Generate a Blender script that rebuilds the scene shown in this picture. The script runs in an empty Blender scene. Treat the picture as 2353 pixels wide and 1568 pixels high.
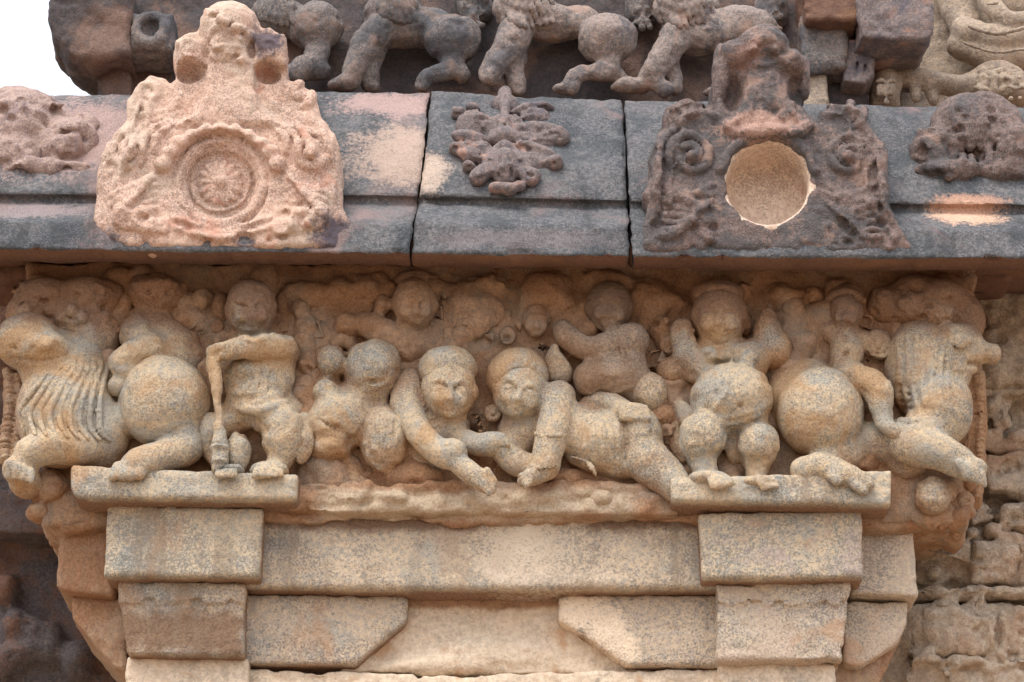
import bpy, math, random
import numpy as np
sc = bpy.context.scene
PI = math.pi
# ---------------------------------------------------------------- camera
ALPHA = math.radians(23.0); DIST = 5.6; PXW, PXH = 2353.0, 1567.5
SA, CA = math.sin(ALPHA), math.cos(ALPHA)
CAM = np.array([0.0, -DIST*CA, -DIST*SA])
cd = bpy.data.cameras.new('camera'); cam = bpy.data.objects.new('camera', cd)
sc.collection.objects.link(cam); sc.camera = cam
cam.location = CAM; cam.rotation_euler = (PI/2 + ALPHA, 0, 0)
cd.sensor_width = 36; cd.lens = 36*DIST/(PXW/1000); cd.clip_start = .05; cd.clip_end = 5000
# ---------------------------------------------------------------- sky and sun (high thin overcast, sun in front and above left)
SUN_EL, SUN_AZ = math.radians(60), math.radians(-30)   # azimuth seen from the wall, 0 = straight in front
w = bpy.data.worlds.new('World'); sc.world = w; w.use_nodes = True
nt = w.node_tree; bg = nt.nodes['Background']
sky = nt.nodes.new('ShaderNodeTexSky'); sky.sky_type = 'NISHITA'; sky.sun_disc = False
sky.sun_elevation = SUN_EL; sky.sun_rotation = PI - SUN_AZ
sky.air_density = 1.0; sky.dust_density = 6.0; sky.ozone_density = 1.0
mxw = nt.nodes.new('ShaderNodeMix'); mxw.data_type = 'RGBA'; mxw.inputs[0].default_value = .6; mxw.inputs[7].default_value = (6.6, 6.7, 6.9, 1)   # thin white cloud over the blue
nt.links.new(sky.outputs[0], mxw.inputs[6]); nt.links.new(mxw.outputs[2], bg.inputs[0]); bg.inputs[1].default_value = 0.15
sl = bpy.data.lights.new('sun', 'SUN'); so = bpy.data.objects.new('sun', sl); sc.collection.objects.link(so)
sl.energy = 1.0; sl.angle = math.radians(30); sl.color = (1.0, .955, .88)
sx, sy, sz = math.sin(SUN_AZ)*math.cos(SUN_EL), -math.cos(SUN_AZ)*math.cos(SUN_EL), math.sin(SUN_EL)
from mathutils import Vector
so.rotation_euler = Vector((sx, sy, sz)).to_track_quat('Z', 'Y').to_euler()
so.location = (sx*8, sy*8, sz*8)
sc.view_settings.view_transform = 'Standard'; sc.view_settings.look = 'None'
sc.view_settings.gamma = 1; sc.view_settings.exposure = 0.88
sc.cycles.max_bounces = 6; sc.cycles.diffuse_bounces = 4
# ---------------------------------------------------------------- helpers: points
def at(x, y, w):
    """point seen at picture position x, y lying w (thousandths) in front of the frieze's back plane; returns u, v, w"""
    dx, dy = (x-PXW/2)/1000, (PXH/2-y)/1000
    d = np.array([dx, DIST*CA - dy*SA, DIST*SA + dy*CA])
    t = (-w/1000 - CAM[1])/d[1]
    p = CAM + d*t
    return np.array([p[0], p[2], w/1000])
def circ(x, y, r, n=40): return [(x+math.cos(a)*r, y+math.sin(a)*r*.98) for a in np.linspace(0, 2*PI, n+1)[:-1]]
class Noise:
    def __init__(s, seed): s.t = np.random.RandomState(seed).rand(64, 64, 64).astype(np.float32)*2-1
    def __call__(s, P, scale):
        q = P*scale; i = np.floor(q).astype(int); f = (q-i); f = f*f*(3-2*f); i &= 63; j = (i+1) & 63
        t = s.t; x0, y0, z0 = i.T; x1, y1, z1 = j.T; a, b, c = f.T
        return ((t[x0,y0,z0]*(1-a)+t[x1,y0,z0]*a)*(1-b)+(t[x0,y1,z0]*(1-a)+t[x1,y1,z0]*a)*b)*(1-c) + \
               ((t[x0,y0,z1]*(1-a)+t[x1,y0,z1]*a)*(1-b)+(t[x0,y1,z1]*(1-a)+t[x1,y1,z1]*a)*b)*c
NZ = Noise(7)
def spline(pts, n=5):
    """smooth path through points given as tuples"""
    p = [np.array(q, float) for q in pts]
    if len(p) < 3: return p
    out = []
    for i in range(len(p)-1):
        a, b, c, d = p[max(i-1,0)], p[i], p[i+1], p[min(i+2,len(p)-1)]
        for k in range(n):
            t = k/n
            out.append(.5*((2*b)+(c-a)*t+(2*a-5*b+4*c-d)*t*t+(3*b-a-3*c+d)*t**3))
    out.append(p[-1]); return out
# ---------------------------------------------------------------- carving: solid shapes blended on a grid, then meshed
class Carve:
    def __init__(s, h=5.4, back=-40, k=14): s.h = h/1000; s.back = back/1000; s.k = k/1000; s.ops = []
    def _op(s, fn, lo, hi, k, sub): s.ops.append((fn, np.array(lo), np.array(hi), (s.k if k is None else k/1000), sub))
    def e(s, x, y, w, rx, ry, rw, rot=0, k=None, sub=False):
        c = at(x, y, w); r = np.array([rx, ry/CA*.97, rw])/1000; R = max(r[0], r[1]); a = math.radians(rot); ca, sa = math.cos(a), math.sin(a)
        def fn(U, V, W):
            du, dv, dw = U-c[0], V-c[1], W-c[2]
            x_, y_ = du*ca+dv*sa, -du*sa+dv*ca
            k0 = np.sqrt((x_/r[0])**2+(y_/r[1])**2+(dw/r[2])**2); k1 = np.sqrt((x_/r[0]**2)**2+(y_/r[1]**2)**2+(dw/r[2]**2)**2)
            return k0*(k0-1)/np.maximum(k1, 1e-6)
        m = np.array([R, R, r[2]]); s._op(fn, c-m, c+m, k, sub); return s
    def c(s, pts, k=None, sub=False, n=4, smooth=True):
        """tube along points (x, y, w, radius)"""
        P = spline(pts, n) if smooth else [np.array(q, float) for q in pts]
        Q = [(at(*q[:3]), q[3]/1000) for q in P]
        for (a, ra), (b, rb) in zip(Q[:-1], Q[1:]):
            def fn(U, V, W, a=a, b=b, ra=ra, rb=rb):
                d = b-a; L = max(float(d@d), 1e-9)
                t = np.clip(((U-a[0])*d[0]+(V-a[1])*d[1]+(W-a[2])*d[2])/L, 0, 1)
                return np.sqrt((U-a[0]-t*d[0])**2+(V-a[1]-t*d[1])**2+(W-a[2]-t*d[2])**2) - (ra+(rb-ra)*t)
            m = max(ra, rb); s._op(fn, np.minimum(a, b)-m, np.maximum(a, b)+m, k, sub)
        return s
    def ring(s, x, y, w, R, r, k=None, sub=False, sq=1.0):
        c = at(x, y, w); R /= 1000; r /= 1000; vs = CA*sq
        def fn(U, V, W): return np.sqrt((np.sqrt((U-c[0])**2+((V-c[1])*vs)**2)-R)**2+(W-c[2])**2)-r
        m = np.array([R+r, (R+r)/vs, r]); s._op(fn, c-m, c+m, k, sub); return s
    def poly(s, pts, w0, w1, rnd=5, k=None, sub=False, smooth=False, ref=None):
        """outline pushed from depth w0 out to w1; points may carry their own w"""
        if smooth: pts = spline(list(pts)+[pts[0]], 5)[:-1]
        P = np.array([at(p[0], p[1], w1 if ref is None else ref)[:2] for p in pts]); r = rnd/1000; a0, a1 = w0/1000, w1/1000
        def fn(U, V, W):
            d = np.full(np.broadcast(U, V).shape, 1e9); sg = np.ones(d.shape)
            n = len(P)
            for i in range(n):
                A = P[i]; B = P[i-1]; E = B-A; x = U-A[0]; y = V-A[1]
                t = np.clip((x*E[0]+y*E[1])/max(E@E, 1e-12), 0, 1)
                d = np.minimum(d, (x-E[0]*t)**2+(y-E[1]*t)**2)
                c1 = V >= A[1]; c2 = V < B[1]; c3 = E[0]*y > E[1]*x
                sg = np.where((c1 & c2 & c3) | (~c1 & ~c2 & ~c3), -sg, sg)
            d2 = sg*np.sqrt(d)+r
            dz = np.abs(W-(a0+a1)/2)-(a1-a0)/2+r
            return np.minimum(np.maximum(d2, dz), 0)+np.sqrt(np.maximum(d2, 0)**2+np.maximum(dz, 0)**2)-r
        s._op(fn, [P[:,0].min(), P[:,1].min(), a0], [P[:,0].max(), P[:,1].max(), a1], k, sub); return s
    def box(s, x0, y0, x1, y1, w0, w1, **kw): return s.poly([(x0,y0),(x1,y0),(x1,y1),(x0,y1)], w0, w1, **kw)
    def surf(s, x, y, lo=-20, hi=420):
        """depth of the carved surface seen at x, y"""
        Ws = np.arange(hi, lo, -4.0); A = at(x, y, hi); B = at(x, y, lo); t = ((hi-Ws)/(hi-lo))[:,None]
        P = A+(B-A)*t; F = np.full(len(Ws), .06)
        for fn, a, b, k, sub in s.ops:
            m = .012+k
            if (P[:,0].max() < a[0]-m) or (P[:,0].min() > b[0]+m) or (P[:,1].max() < a[1]-m) or (P[:,1].min() > b[1]+m): continue
            d = fn(P[:,0], P[:,1], P[:,2])
            if sub: d = -d; q = np.clip(.5+.5*(d-F)/k, 0, 1); F = F+(d-F)*q+k*q*(1-q)
            else: q = np.clip(.5+.5*(F-d)/k, 0, 1); F = F+(d-F)*q-k*q*(1-q)
        i = np.argmax(F < 0); return float(Ws[i]) if F[i] < 0 else float(lo)
    def l(s, pts, lift=.2, k=6, sub=False, n=4):
        """line of radius r laid on the surface: points (x, y, r)"""
        P = spline([(p[0], p[1], p[2]*1.25) for p in pts], n); q = [(p[0], p[1], s.surf(p[0], p[1])+lift*p[2], p[2]) for p in P]
        return s.c(q, k=k, sub=sub, smooth=False)
    def b(s, x, y, r, ry=None, lift=0.0, k=6, sub=False, rw=None, rot=0):
        """bump or pit on the surface"""
        return s.e(x, y, s.surf(x, y)+lift*r, r, ry or r, rw or min(r, ry or r), rot=rot, k=k, sub=sub)
    def mesh(s, name, rough=(3, 14, 1.4, 60), seed=0):
        h = s.h; adds = [o for o in s.ops if not o[4]]
        lo = np.min([o[1] for o in adds], 0)-3*h; hi = np.max([o[2] for o in adds], 0)+3*h
        lo[2] = max(lo[2], s.back-3*h)
        n = np.ceil((hi-lo)/h).astype(int)+1
        ax = [lo[i]+np.arange(n[i])*h for i in range(3)]
        F = np.full(n, .06, np.float32)
        for fn, a, b, k, sub in s.ops:
            m = k+2.5*h
            i0 = np.maximum(np.floor((a-m-lo)/h).astype(int), 0); i1 = np.minimum(np.ceil((b+m-lo)/h).astype(int)+1, n)
            if (i1 <= i0).any(): continue
            sl_ = tuple(slice(p, q) for p, q in zip(i0, i1))
            U = ax[0][sl_[0]][:,None,None]; V = ax[1][sl_[1]][None,:,None]; W = ax[2][sl_[2]][None,None,:]
            d = fn(U, V, W); f = F[sl_]; k = max(k, 1e-4)
            if sub:
                d = -d; t = np.clip(.5+.5*(d-f)/k, 0, 1); F[sl_] = f+(d-f)*t+k*t*(1-t)
            else:
                t = np.clip(.5+.5*(f-d)/k, 0, 1); F[sl_] = f+(d-f)*t-k*t*(1-t)
        F = np.maximum(F, (s.back-ax[2])[None,None,:])
        F[0] = F[-1] = h; F[:,0] = F[:,-1] = h; F[:,:,0] = F[:,:,-1] = h
        return nets(name, F, lo, h, rough, seed)
def nets(name, F, lo, h, rough, seed):
    I = F < 0; n = np.array(F.shape); corner = [(a,b,c) for a in (0,1) for b in (0,1) for c in (0,1)]
    cnt = sum(I[a:n[0]-1+a, b:n[1]-1+b, c:n[2]-1+c].astype(np.int8) for a,b,c in corner)
    cells = np.argwhere((cnt > 0) & (cnt < 8)); idx = -np.ones(n-1, np.int64); idx[tuple(cells.T)] = np.arange(len(cells))
    P = np.zeros((len(cells), 3)); N = np.zeros(len(cells)); g = lambda o: F[tuple((cells+o).T)]
    val = {o: g(np.array(o)) for o in corner}
    for o in corner:
        for a in range(3):
            if o[a] == 0:
                q = list(o); q[a] = 1; q = tuple(q); va, vb = val[o], val[q]; m = (va < 0) != (vb < 0)
                t = np.where(m, va/np.where(m, va-vb, 1), 0); pt = np.tile(np.array(o, float), (len(cells), 1)); pt[:,a] = t
                P[m] += pt[m]; N[m] += 1
    P = P/N[:,None]+cells; V = lo+P*h
    quads = []
    for a in range(3):
        sl0 = [slice(None)]*3; sl1 = [slice(None)]*3; sl0[a] = slice(0, -1); sl1[a] = slice(1, None)
        A = I[tuple(sl0)]; B = I[tuple(sl1)]; E = np.argwhere(A != B); b, c = (a+1) % 3, (a+2) % 3
        E = E[(E[:,b] > 0) & (E[:,c] > 0)]
        fl = A[tuple(E.T)]
        def cell(db, dc):
            q = E.copy(); q[:,b] -= db; q[:,c] -= dc; return idx[tuple(q.T)]
        Q = np.stack([cell(1,1), cell(0,1), cell(0,0), cell(1,0)], 1); Q[~fl] = Q[~fl][:,::-1]
        quads.append(Q)
    Q = np.concatenate(quads); Q = Q[(Q >= 0).all(1)]
    # normals for the weathering offset
    gr = np.gradient(F.astype(np.float32), h); ci = np.clip(np.round(P).astype(int), 0, n-1)
    G = np.stack([gr[i][tuple(ci.T)] for i in range(3)], 1); G /= np.maximum(np.linalg.norm(G, axis=1), 1e-6)[:,None]
    if rough:
        a1, s1, a2, s2 = rough; o = seed*3.17
        off = a1/1000*(NZ(V+o, s1)+.5*NZ(V+9+o, s1*2.3)) + a2/1000*(NZ(V+5+o, s2)+.6*NZ(V+2+o, s2*1.9))
        if a2 > 1.6: off -= (.0048*a2*np.clip(NZ(V*np.array([1,1.35,1])+3*o, 30)-.34, 0, 1) + .003*a2*np.clip(NZ(V+7*o, 62)-.42, 0, 1))   # pits and flaked spots
        V = V+G*off[:,None]
    W3 = np.stack([V[:,0], -V[:,2], V[:,1]], 1)     # u, v, w -> x, y, z   (mirror: flip faces)
    me = bpy.data.meshes.new(name); Q = Q[:,::-1]
    me.vertices.add(len(W3)); me.vertices.foreach_set('co', W3.astype(np.float32).ravel())
    me.loops.add(Q.size); me.loops.foreach_set('vertex_index', np.ascontiguousarray(Q).ravel().astype(np.int32))
    me.polygons.add(len(Q)); me.polygons.foreach_set('loop_start', np.arange(0, Q.size, 4, dtype=np.int32))
    me.polygons.foreach_set('use_smooth', np.ones(len(Q), bool))
    me.update(calc_edges=True); me.validate(); return me
def face(s, x, y, w, rx, ry, rw, yaw=0, tilt=0, wear=0.0):
    """head with eyes, brows, nose, mouth, cheeks, chin and ears; yaw shifts the features sideways, tilt rolls them"""
    s.e(x, y, w, rx, ry, rw, rot=tilt, k=18); s.e(x, y+ry*.38, w+rw*.12, rx*.72, ry*.62, rw*.8, rot=tilt, k=16)
    a = math.radians(-tilt); ca, sa = math.cos(a), math.sin(a); f = 1-wear
    def Q(u, v): return x+yaw*rx*.3+(u*ca-v*sa)*rx, y+(u*sa+v*ca)*ry
    def put_(u, v, ru, rv, rr, lift=0, k=5, sub=False, rot=0):
        px, py = Q(u, v); s.e(px, py, s.surf(px, py)+lift*rr, ru*rx, rv*ry, rr, rot=tilt+rot, k=k, sub=sub)
    for q in (-1, 1):
        put_(.36*q, .02, .29, .15, rw*.11, 0, 10, True)          # socket
    for q in (-1, 1):
        p = [Q(.10*q, -.15), Q(.38*q, -.27), Q(.68*q, -.16)]
        s.l([(*p[0], 3.2*f), (*p[1], 3.8*f), (*p[2], 2.4*f)], .1, 5)
        put_(.37*q, .05, .235, .125, rw*.13, .28, 2)
        p = [Q(.14*q, .05), Q(.36*q, -.06), Q(.58*q, .06)]; s.l([(*r_, 1.7*f) for r_ in p], .4, 2)
        p = [Q(.14*q, .07), Q(.36*q, .155), Q(.58*q, .06)]; s.l([(*r_, 1.4*f) for r_ in p], .3, 2)
        put_(.42*q, .36, .24, .20, rw*.14, -.2, 14)
        px, py = Q(.93*q, .08); s.e(px, py, w+rw*.1, rx*.14, ry*.22, rw*.3, k=6)
    n0, n1 = Q(0, -.08), Q(0, .34); z0 = s.surf(*n0); z1 = s.surf(*n1)
    s.c([(*n0, z0-2, rx*.07), (*n1, z1+rw*.14, rx*.115)], k=7, smooth=False)
    for q in (-1, 1):
        px, py = Q(.11*q, .36); s.e(px, py, z1+rw*.06, rx*.10, ry*.065, rw*.12, k=4)
    p = [Q(-.30, .545), Q(0, .57), Q(.30, .545)]; s.l([(*r_, 2.0) for r_ in p], .0, 2, True)
    put_(0, .50, .20, .05, rw*.10, .3, 4); put_(0, .635, .17, .055, rw*.11, .3, 4); put_(0, .83, .24, .13, rw*.14, .0, 10)
    return s
# ---------------------------------------------------------------- linking
def put(name, me, mat, parent=None, label=None, cat=None, group=None, kind=None):
    me.materials.clear(); me.materials.append(mat)
    o = bpy.data.objects.new(name, me); sc.collection.objects.link(o)
    if parent is not None:
        o.parent = parent; o.location = -Vector(parent.location)
    for k_, v_ in (('label', label), ('category', cat), ('group', group), ('kind', kind)):
        if v_: o[k_] = v_
    return o
def thing(name, x, y, w_, label, cat, group=None):
    o = bpy.data.objects.new(name, None); sc.collection.objects.link(o); p = at(x, y, w_); o.location = (p[0], -p[2], p[1])
    o['label'] = label; o['category'] = cat
    if group: o['group'] = group
    o.empty_display_size = .05
    return o
# ---------------------------------------------------------------- stone materials
def stone(name, light, mid, dark, stain=None, stain_amt=.4, speck=.5, grain=95, patch=5.0, spots=(), bands=(), bump=.55, pale=None, seed=0.0, rust=None, depth_tint=None, cloud=None, streak=None):
    m = bpy.data.materials.new(name); m.use_nodes = True; nt = m.node_tree; N = nt.nodes; L = nt.links
    b = N['Principled BSDF']; b.inputs['Roughness'].default_value = .88; b.inputs['Specular IOR Level'].default_value = .25
    geo = N.new('ShaderNodeNewGeometry'); P = geo.outputs['Position']
    def noise(sc_, det=3, ro=.55, off=0, dist=0, src=None):
        mp = N.new('ShaderNodeVectorMath'); mp.operation = 'ADD'; L.new(src or P, mp.inputs[0]); mp.inputs[1].default_value = (off+seed, off*1.7, seed*.6)
        t = N.new('ShaderNodeTexNoise'); t.inputs['Scale'].default_value = sc_; t.inputs['Detail'].default_value = det; t.inputs['Roughness'].default_value = ro
        t.inputs['Distortion'].default_value = dist; L.new(mp.outputs[0], t.inputs['Vector']); return t.outputs['Fac']
    def ramp(f, a, b_):
        r = N.new('ShaderNodeMapRange'); r.interpolation_type = 'SMOOTHSTEP'; L.new(f, r.inputs[0]); r.inputs[1].default_value = a; r.inputs[2].default_value = b_; return r.outputs[0]
    def mth(op, a, b_):
        q = N.new('ShaderNodeMath'); q.operation = op; q.use_clamp = False
        for i, v in enumerate((a, b_)):
            if isinstance(v, (int, float)): q.inputs[i].default_value = v
            else: L.new(v, q.inputs[i])
        return q.outputs[0]
    def mix(f, a, b_):
        q = N.new('ShaderNodeMix'); q.data_type = 'RGBA'
        if isinstance(f, (int, float)): q.inputs[0].default_value = f
        else: L.new(f, q.inputs[0])
        for i, v in ((6, a), (7, b_)):
            if isinstance(v, tuple): q.inputs[i].default_value = (*v, 1)
            else: L.new(v, q.inputs[i])
        return q.outputs[2]
    grain *= 2.4; n1 = noise(grain, 4, .65); n2 = noise(grain*.42, 4, .65, 11); n3 = noise(grain*1.7, 2, .6, 23)
    col = mix(ramp(n2, .38, .62), light, mid)
    big = noise(patch, 4, .6, 3, .4)
    # dark mica and hornblende grains; denser in some areas
    sp = ramp(mth('ADD', mth('MULTIPLY', n1, .66), mth('MULTIPLY', big, .34)), .495, .57)
    if cloud: col = mix(mth('MULTIPLY', ramp(mth('ADD', mth('MULTIPLY', noise(patch*1.5, 5, .65, 91, .5), .8), mth('MULTIPLY', n2, .2)), .46, .60), .72), col, cloud)
    col = mix(mth('MULTIPLY', sp, speck), col, dark)
    if pale: col = mix(mth('MULTIPLY', ramp(n3, .56, .70), .55), col, pale)
    if stain:
        st = noise(patch*.8, 5, .62, 37, .6)
        col = mix(mth('MULTIPLY', ramp(mth('ADD', mth('MULTIPLY', st, .85), mth('MULTIPLY', n2, .15)), .62-.30*stain_amt, .74-.30*stain_amt), .85), col, mix(ramp(n1, .35, .7), stain, tuple(c*.62 for c in stain)))
    if rust:
        rs = noise(patch*1.7, 4, .6, 71, .5)
        col = mix(mth('MULTIPLY', ramp(rs, .55, .68), .7), col, rust)
    sepz = None
    wob = noise(14, 4, .65, 51)
    for (py, pw, half, c_, amt, x0, x1) in bands:      # stain and tone bands that run along the courses
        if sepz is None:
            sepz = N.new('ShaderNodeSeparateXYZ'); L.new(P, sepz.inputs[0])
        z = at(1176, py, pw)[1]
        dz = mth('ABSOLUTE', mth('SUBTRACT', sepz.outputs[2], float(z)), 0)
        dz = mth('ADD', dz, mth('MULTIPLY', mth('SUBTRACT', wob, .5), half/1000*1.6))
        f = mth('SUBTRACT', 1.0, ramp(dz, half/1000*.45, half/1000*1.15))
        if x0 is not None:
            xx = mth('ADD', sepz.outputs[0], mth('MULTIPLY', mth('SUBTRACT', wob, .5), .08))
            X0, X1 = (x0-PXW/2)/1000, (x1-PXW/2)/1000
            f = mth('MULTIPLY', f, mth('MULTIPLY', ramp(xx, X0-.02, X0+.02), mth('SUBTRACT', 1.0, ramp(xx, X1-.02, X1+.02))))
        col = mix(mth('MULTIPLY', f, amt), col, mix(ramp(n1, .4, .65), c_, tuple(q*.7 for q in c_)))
    if streak:                                         # rain streaks running down the face
        vs = N.new('ShaderNodeVectorMath'); vs.operation = 'MULTIPLY'; L.new(P, vs.inputs[0]); vs.inputs[1].default_value = (22, 22, 2.2)
        stn = noise(1.0, 4, .6, 131, .3, vs.outputs[0]); col = mix(mth('MULTIPLY', mth('MULTIPLY', ramp(stn, .50, .66), ramp(big, .35, .6)), streak[1]), col, streak[0])
    if depth_tint:                                         # brown mixed in with depth behind the front faces
        c_, wa, wb, amt, wb_ = depth_tint
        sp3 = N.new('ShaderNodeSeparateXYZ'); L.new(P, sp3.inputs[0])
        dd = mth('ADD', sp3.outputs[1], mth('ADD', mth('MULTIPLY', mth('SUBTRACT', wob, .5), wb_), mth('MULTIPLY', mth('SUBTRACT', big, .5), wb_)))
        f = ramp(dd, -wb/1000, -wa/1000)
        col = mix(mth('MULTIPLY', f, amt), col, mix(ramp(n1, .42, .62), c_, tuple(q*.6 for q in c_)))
    for (px, py, pw, r, c_, amt) in spots:             # patches of bare stone or lichen
        p = at(px, py, pw); rx, rz = r if isinstance(r, tuple) else (r, r)
        v = N.new('ShaderNodeVectorMath'); v.operation = 'SUBTRACT'; L.new(P, v.inputs[0]); v.inputs[1].default_value = (p[0], -p[2], p[1])
        v2 = N.new('ShaderNodeVectorMath'); v2.operation = 'MULTIPLY'; L.new(v.outputs[0], v2.inputs[0]); v2.inputs[1].default_value = (1000/rx, 2.5, 1000/rz*CA)
        v3 = N.new('ShaderNodeVectorMath'); v3.operation = 'LENGTH'; L.new(v2.outputs[0], v3.inputs[0])
        d = mth('ADD', v3.outputs['Value'], mth('ADD', mth('MULTIPLY', mth('SUBTRACT', wob, .5), 1.6), mth('MULTIPLY', mth('SUBTRACT', n2, .5), 1.5)))
        f = mth('SUBTRACT', 1.0, ramp(d, .55, 1.20))
        col = mix(mth('MULTIPLY', f, amt), col, mix(mth('MULTIPLY', sp, speck*.6), mix(ramp(n2, .4, .65), c_, tuple(min(1, q*1.12) for q in c_)), dark))
    L.new(col, b.inputs['Base Color'])
    bp = N.new('ShaderNodeBump'); bp.inputs['Strength'].default_value = bump; bp.inputs['Distance'].default_value = .006
    hgt = mth('ADD', mth('ADD', mth('MULTIPLY', n1, .5), mth('MULTIPLY', n2, .9)), mth('ADD', mth('MULTIPLY', n3, .3), mth('MULTIPLY', noise(34, 3, .6, 77, .3), 1.6)))
    L.new(hgt, bp.inputs['Height']); L.new(bp.outputs[0], b.inputs['Normal'])
    return m
# ================================================================ the stones
PALE = dict(light=(.58,.47,.33), mid=(.41,.37,.30), dark=(.08,.10,.11), cloud=(.33,.33,.30))
ORANGE = (.38,.215,.12); BROWN = (.235,.125,.075); TAN = (.62,.50,.37)
M_granite = stone('speckled_granite', streak=((.24,.19,.14), .55), **PALE, depth_tint=((.27,.145,.085), 165, 200, .85, .012), stain=(.50,.31,.18), stain_amt=.32, speck=.54, grain=85, seed=1, pale=(.72,.63,.52))
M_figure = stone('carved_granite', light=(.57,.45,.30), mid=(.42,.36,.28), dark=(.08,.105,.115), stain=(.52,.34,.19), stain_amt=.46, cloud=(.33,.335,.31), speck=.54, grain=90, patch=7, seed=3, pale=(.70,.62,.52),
    bands=[(668, 160, 118, (.25,.145,.095), .88, None, None)], depth_tint=((.40,.225,.125), 75, 200, .92, .16))
M_back = stone('stained_back_stone', light=(.44,.285,.18), mid=(.34,.22,.145), dark=(.12,.10,.085), cloud=(.27,.22,.17), stain=ORANGE, stain_amt=.55, speck=.35, grain=80, patch=7, seed=5, pale=(.52,.38,.27),
    bands=[(1158, 130, 34, (.56,.46,.34), .85, 760, 1430)])
M_beam = stone('beam_granite', streak=((.24,.19,.14), .55), cloud=(.31,.31,.28), depth_tint=((.27,.145,.085), 55, 88, .85, .012), light=(.56,.45,.32), mid=(.42,.36,.29), dark=(.085,.09,.10), stain=(.44,.34,.25), stain_amt=.30, speck=.55, grain=85, seed=8, pale=(.68,.58,.48),
    spots=[(1225,1270,95,(120,85),(.62,.52,.40),.8),(1250,1320,95,(150,24),(.66,.55,.43),.7)],
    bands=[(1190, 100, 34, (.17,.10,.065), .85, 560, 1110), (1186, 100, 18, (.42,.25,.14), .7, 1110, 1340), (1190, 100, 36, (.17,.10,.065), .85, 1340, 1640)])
M_panel = stone('worn_pale_stone', light=(.72,.60,.46), mid=(.60,.48,.36), dark=(.20,.19,.18), stain=(.42,.36,.29), stain_amt=.30, speck=.30, grain=70, patch=6, seed=12, pale=(.78,.68,.56), rust=(.50,.30,.17), bump=.5,
    bands=[(1382, 10, 20, (.36,.19,.10), .8, 900, 1300)])
M_pillar = stone('pillar_granite', streak=((.24,.19,.14), .55), cloud=(.31,.31,.28), depth_tint=((.27,.145,.085), 62, 92, .85, .012), light=(.55,.44,.31), mid=(.42,.35,.28), dark=(.08,.09,.10), stain=(.46,.30,.19), stain_amt=.38, speck=.54, grain=85, seed=14, pale=(.68,.6,.5),
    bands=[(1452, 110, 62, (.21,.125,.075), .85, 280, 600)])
M_capital = stone('capital_granite', streak=((.24,.19,.14), .55), **PALE, depth_tint=((.27,.145,.085), 112, 143, .85, .012), stain=(.50,.34,.22), stain_amt=.25, speck=.54, grain=85, seed=2, pale=(.72,.63,.52))
M_capital2 = stone('mauve_patched_granite', **PALE, depth_tint=((.27,.145,.085), 112, 143, .85, .012), stain=(.50,.40,.36), stain_amt=.42, speck=.55, grain=85, seed=4, pale=(.74,.66,.56), rust=(.50,.35,.25))
M_bracket = stone('bracket_granite', streak=((.24,.19,.14), .55), cloud=(.31,.31,.28), light=(.54,.43,.31), mid=(.40,.34,.28), dark=(.085,.09,.10), depth_tint=((.27,.145,.085), 12, 41, .85, .012), stain=(.47,.31,.2), stain_amt=.35, speck=.6, grain=85, seed=15, pale=(.68,.58,.48))
M_pillar2 = stone('lime_washed_granite', light=(.56,.46,.34), mid=(.42,.36,.30), dark=(.09,.10,.11), stain=(.60,.48,.38), stain_amt=.52, speck=.60, grain=85, seed=19, pale=(.78,.7,.6), rust=(.48,.31,.2))
M_side = stone('sheltered_brown_stone', streak=((.24,.19,.14), .55), light=(.42,.29,.19), mid=(.34,.24,.17), dark=(.14,.11,.09), stain=(.37,.20,.11), stain_amt=.5, speck=.35, grain=85, seed=21, pale=(.5,.4,.3))
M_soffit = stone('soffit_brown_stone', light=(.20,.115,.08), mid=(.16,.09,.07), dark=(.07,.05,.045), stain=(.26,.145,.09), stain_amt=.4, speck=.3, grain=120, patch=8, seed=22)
CR = dict(light=(.185,.182,.190), mid=(.105,.112,.122), dark=(.027,.033,.041), cloud=(.064,.078,.090), streak=((.05,.055,.06), .6))
PINK = (.42,.27,.245)
M_cornA = stone('lichened_cornice_stone', **CR, stain=(.32,.235,.225), stain_amt=.34, speck=.6, grain=110, patch=5, seed=31, pale=(.32,.29,.30),
    spots=[(130, 300, 170, (330, 130), (.44,.31,.28), .75), (930, 245, 90, (170, 60), (.42,.30,.28), .9), (925, 350, 220, (130, 100), (.46,.35,.29), .85), (60, 470, 300, (170, 30), (.34,.27,.27), .6)])
M_cornB = stone('dark_cornice_stone', **CR, stain=(.27,.205,.205), stain_amt=.22, speck=.6, grain=110, patch=7, seed=35, pale=(.22,.21,.23),
    spots=[(985, 385, 250, (50, 60), (.50,.40,.33), .9), (1190, 545, 330, (220, 30), (.22,.19,.20), .5)])
M_cornC = stone('blue_grey_cornice_stone', **CR, stain=(.30,.20,.195), stain_amt=.25, speck=.6, grain=110, patch=6, seed=38, pale=(.24,.21,.22),
    spots=[(2235, 478, 300, (85, 36), (.66,.44,.32), .95), (2240, 450, 290, (90, 22), (.55,.33,.24), .8)])
M_kuduL = stone('pink_granite', light=(.70,.50,.40), mid=(.55,.37,.29), dark=(.13,.11,.11), stain=(.66,.52,.42), stain_amt=.4, speck=.55, grain=100, patch=7, seed=41, pale=(.82,.66,.54), rust=(.50,.26,.19), bump=.7,
    spots=[(610, 95, 350, (42, 40), (.085,.07,.09), .95), (775, 540, 350, (60, 50), (.10,.09,.12), .95), (230, 560, 345, (50, 40), (.10,.10,.13), .9), (565, 550, 350, (28, 14), (.14,.11,.13), .9)])
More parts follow.
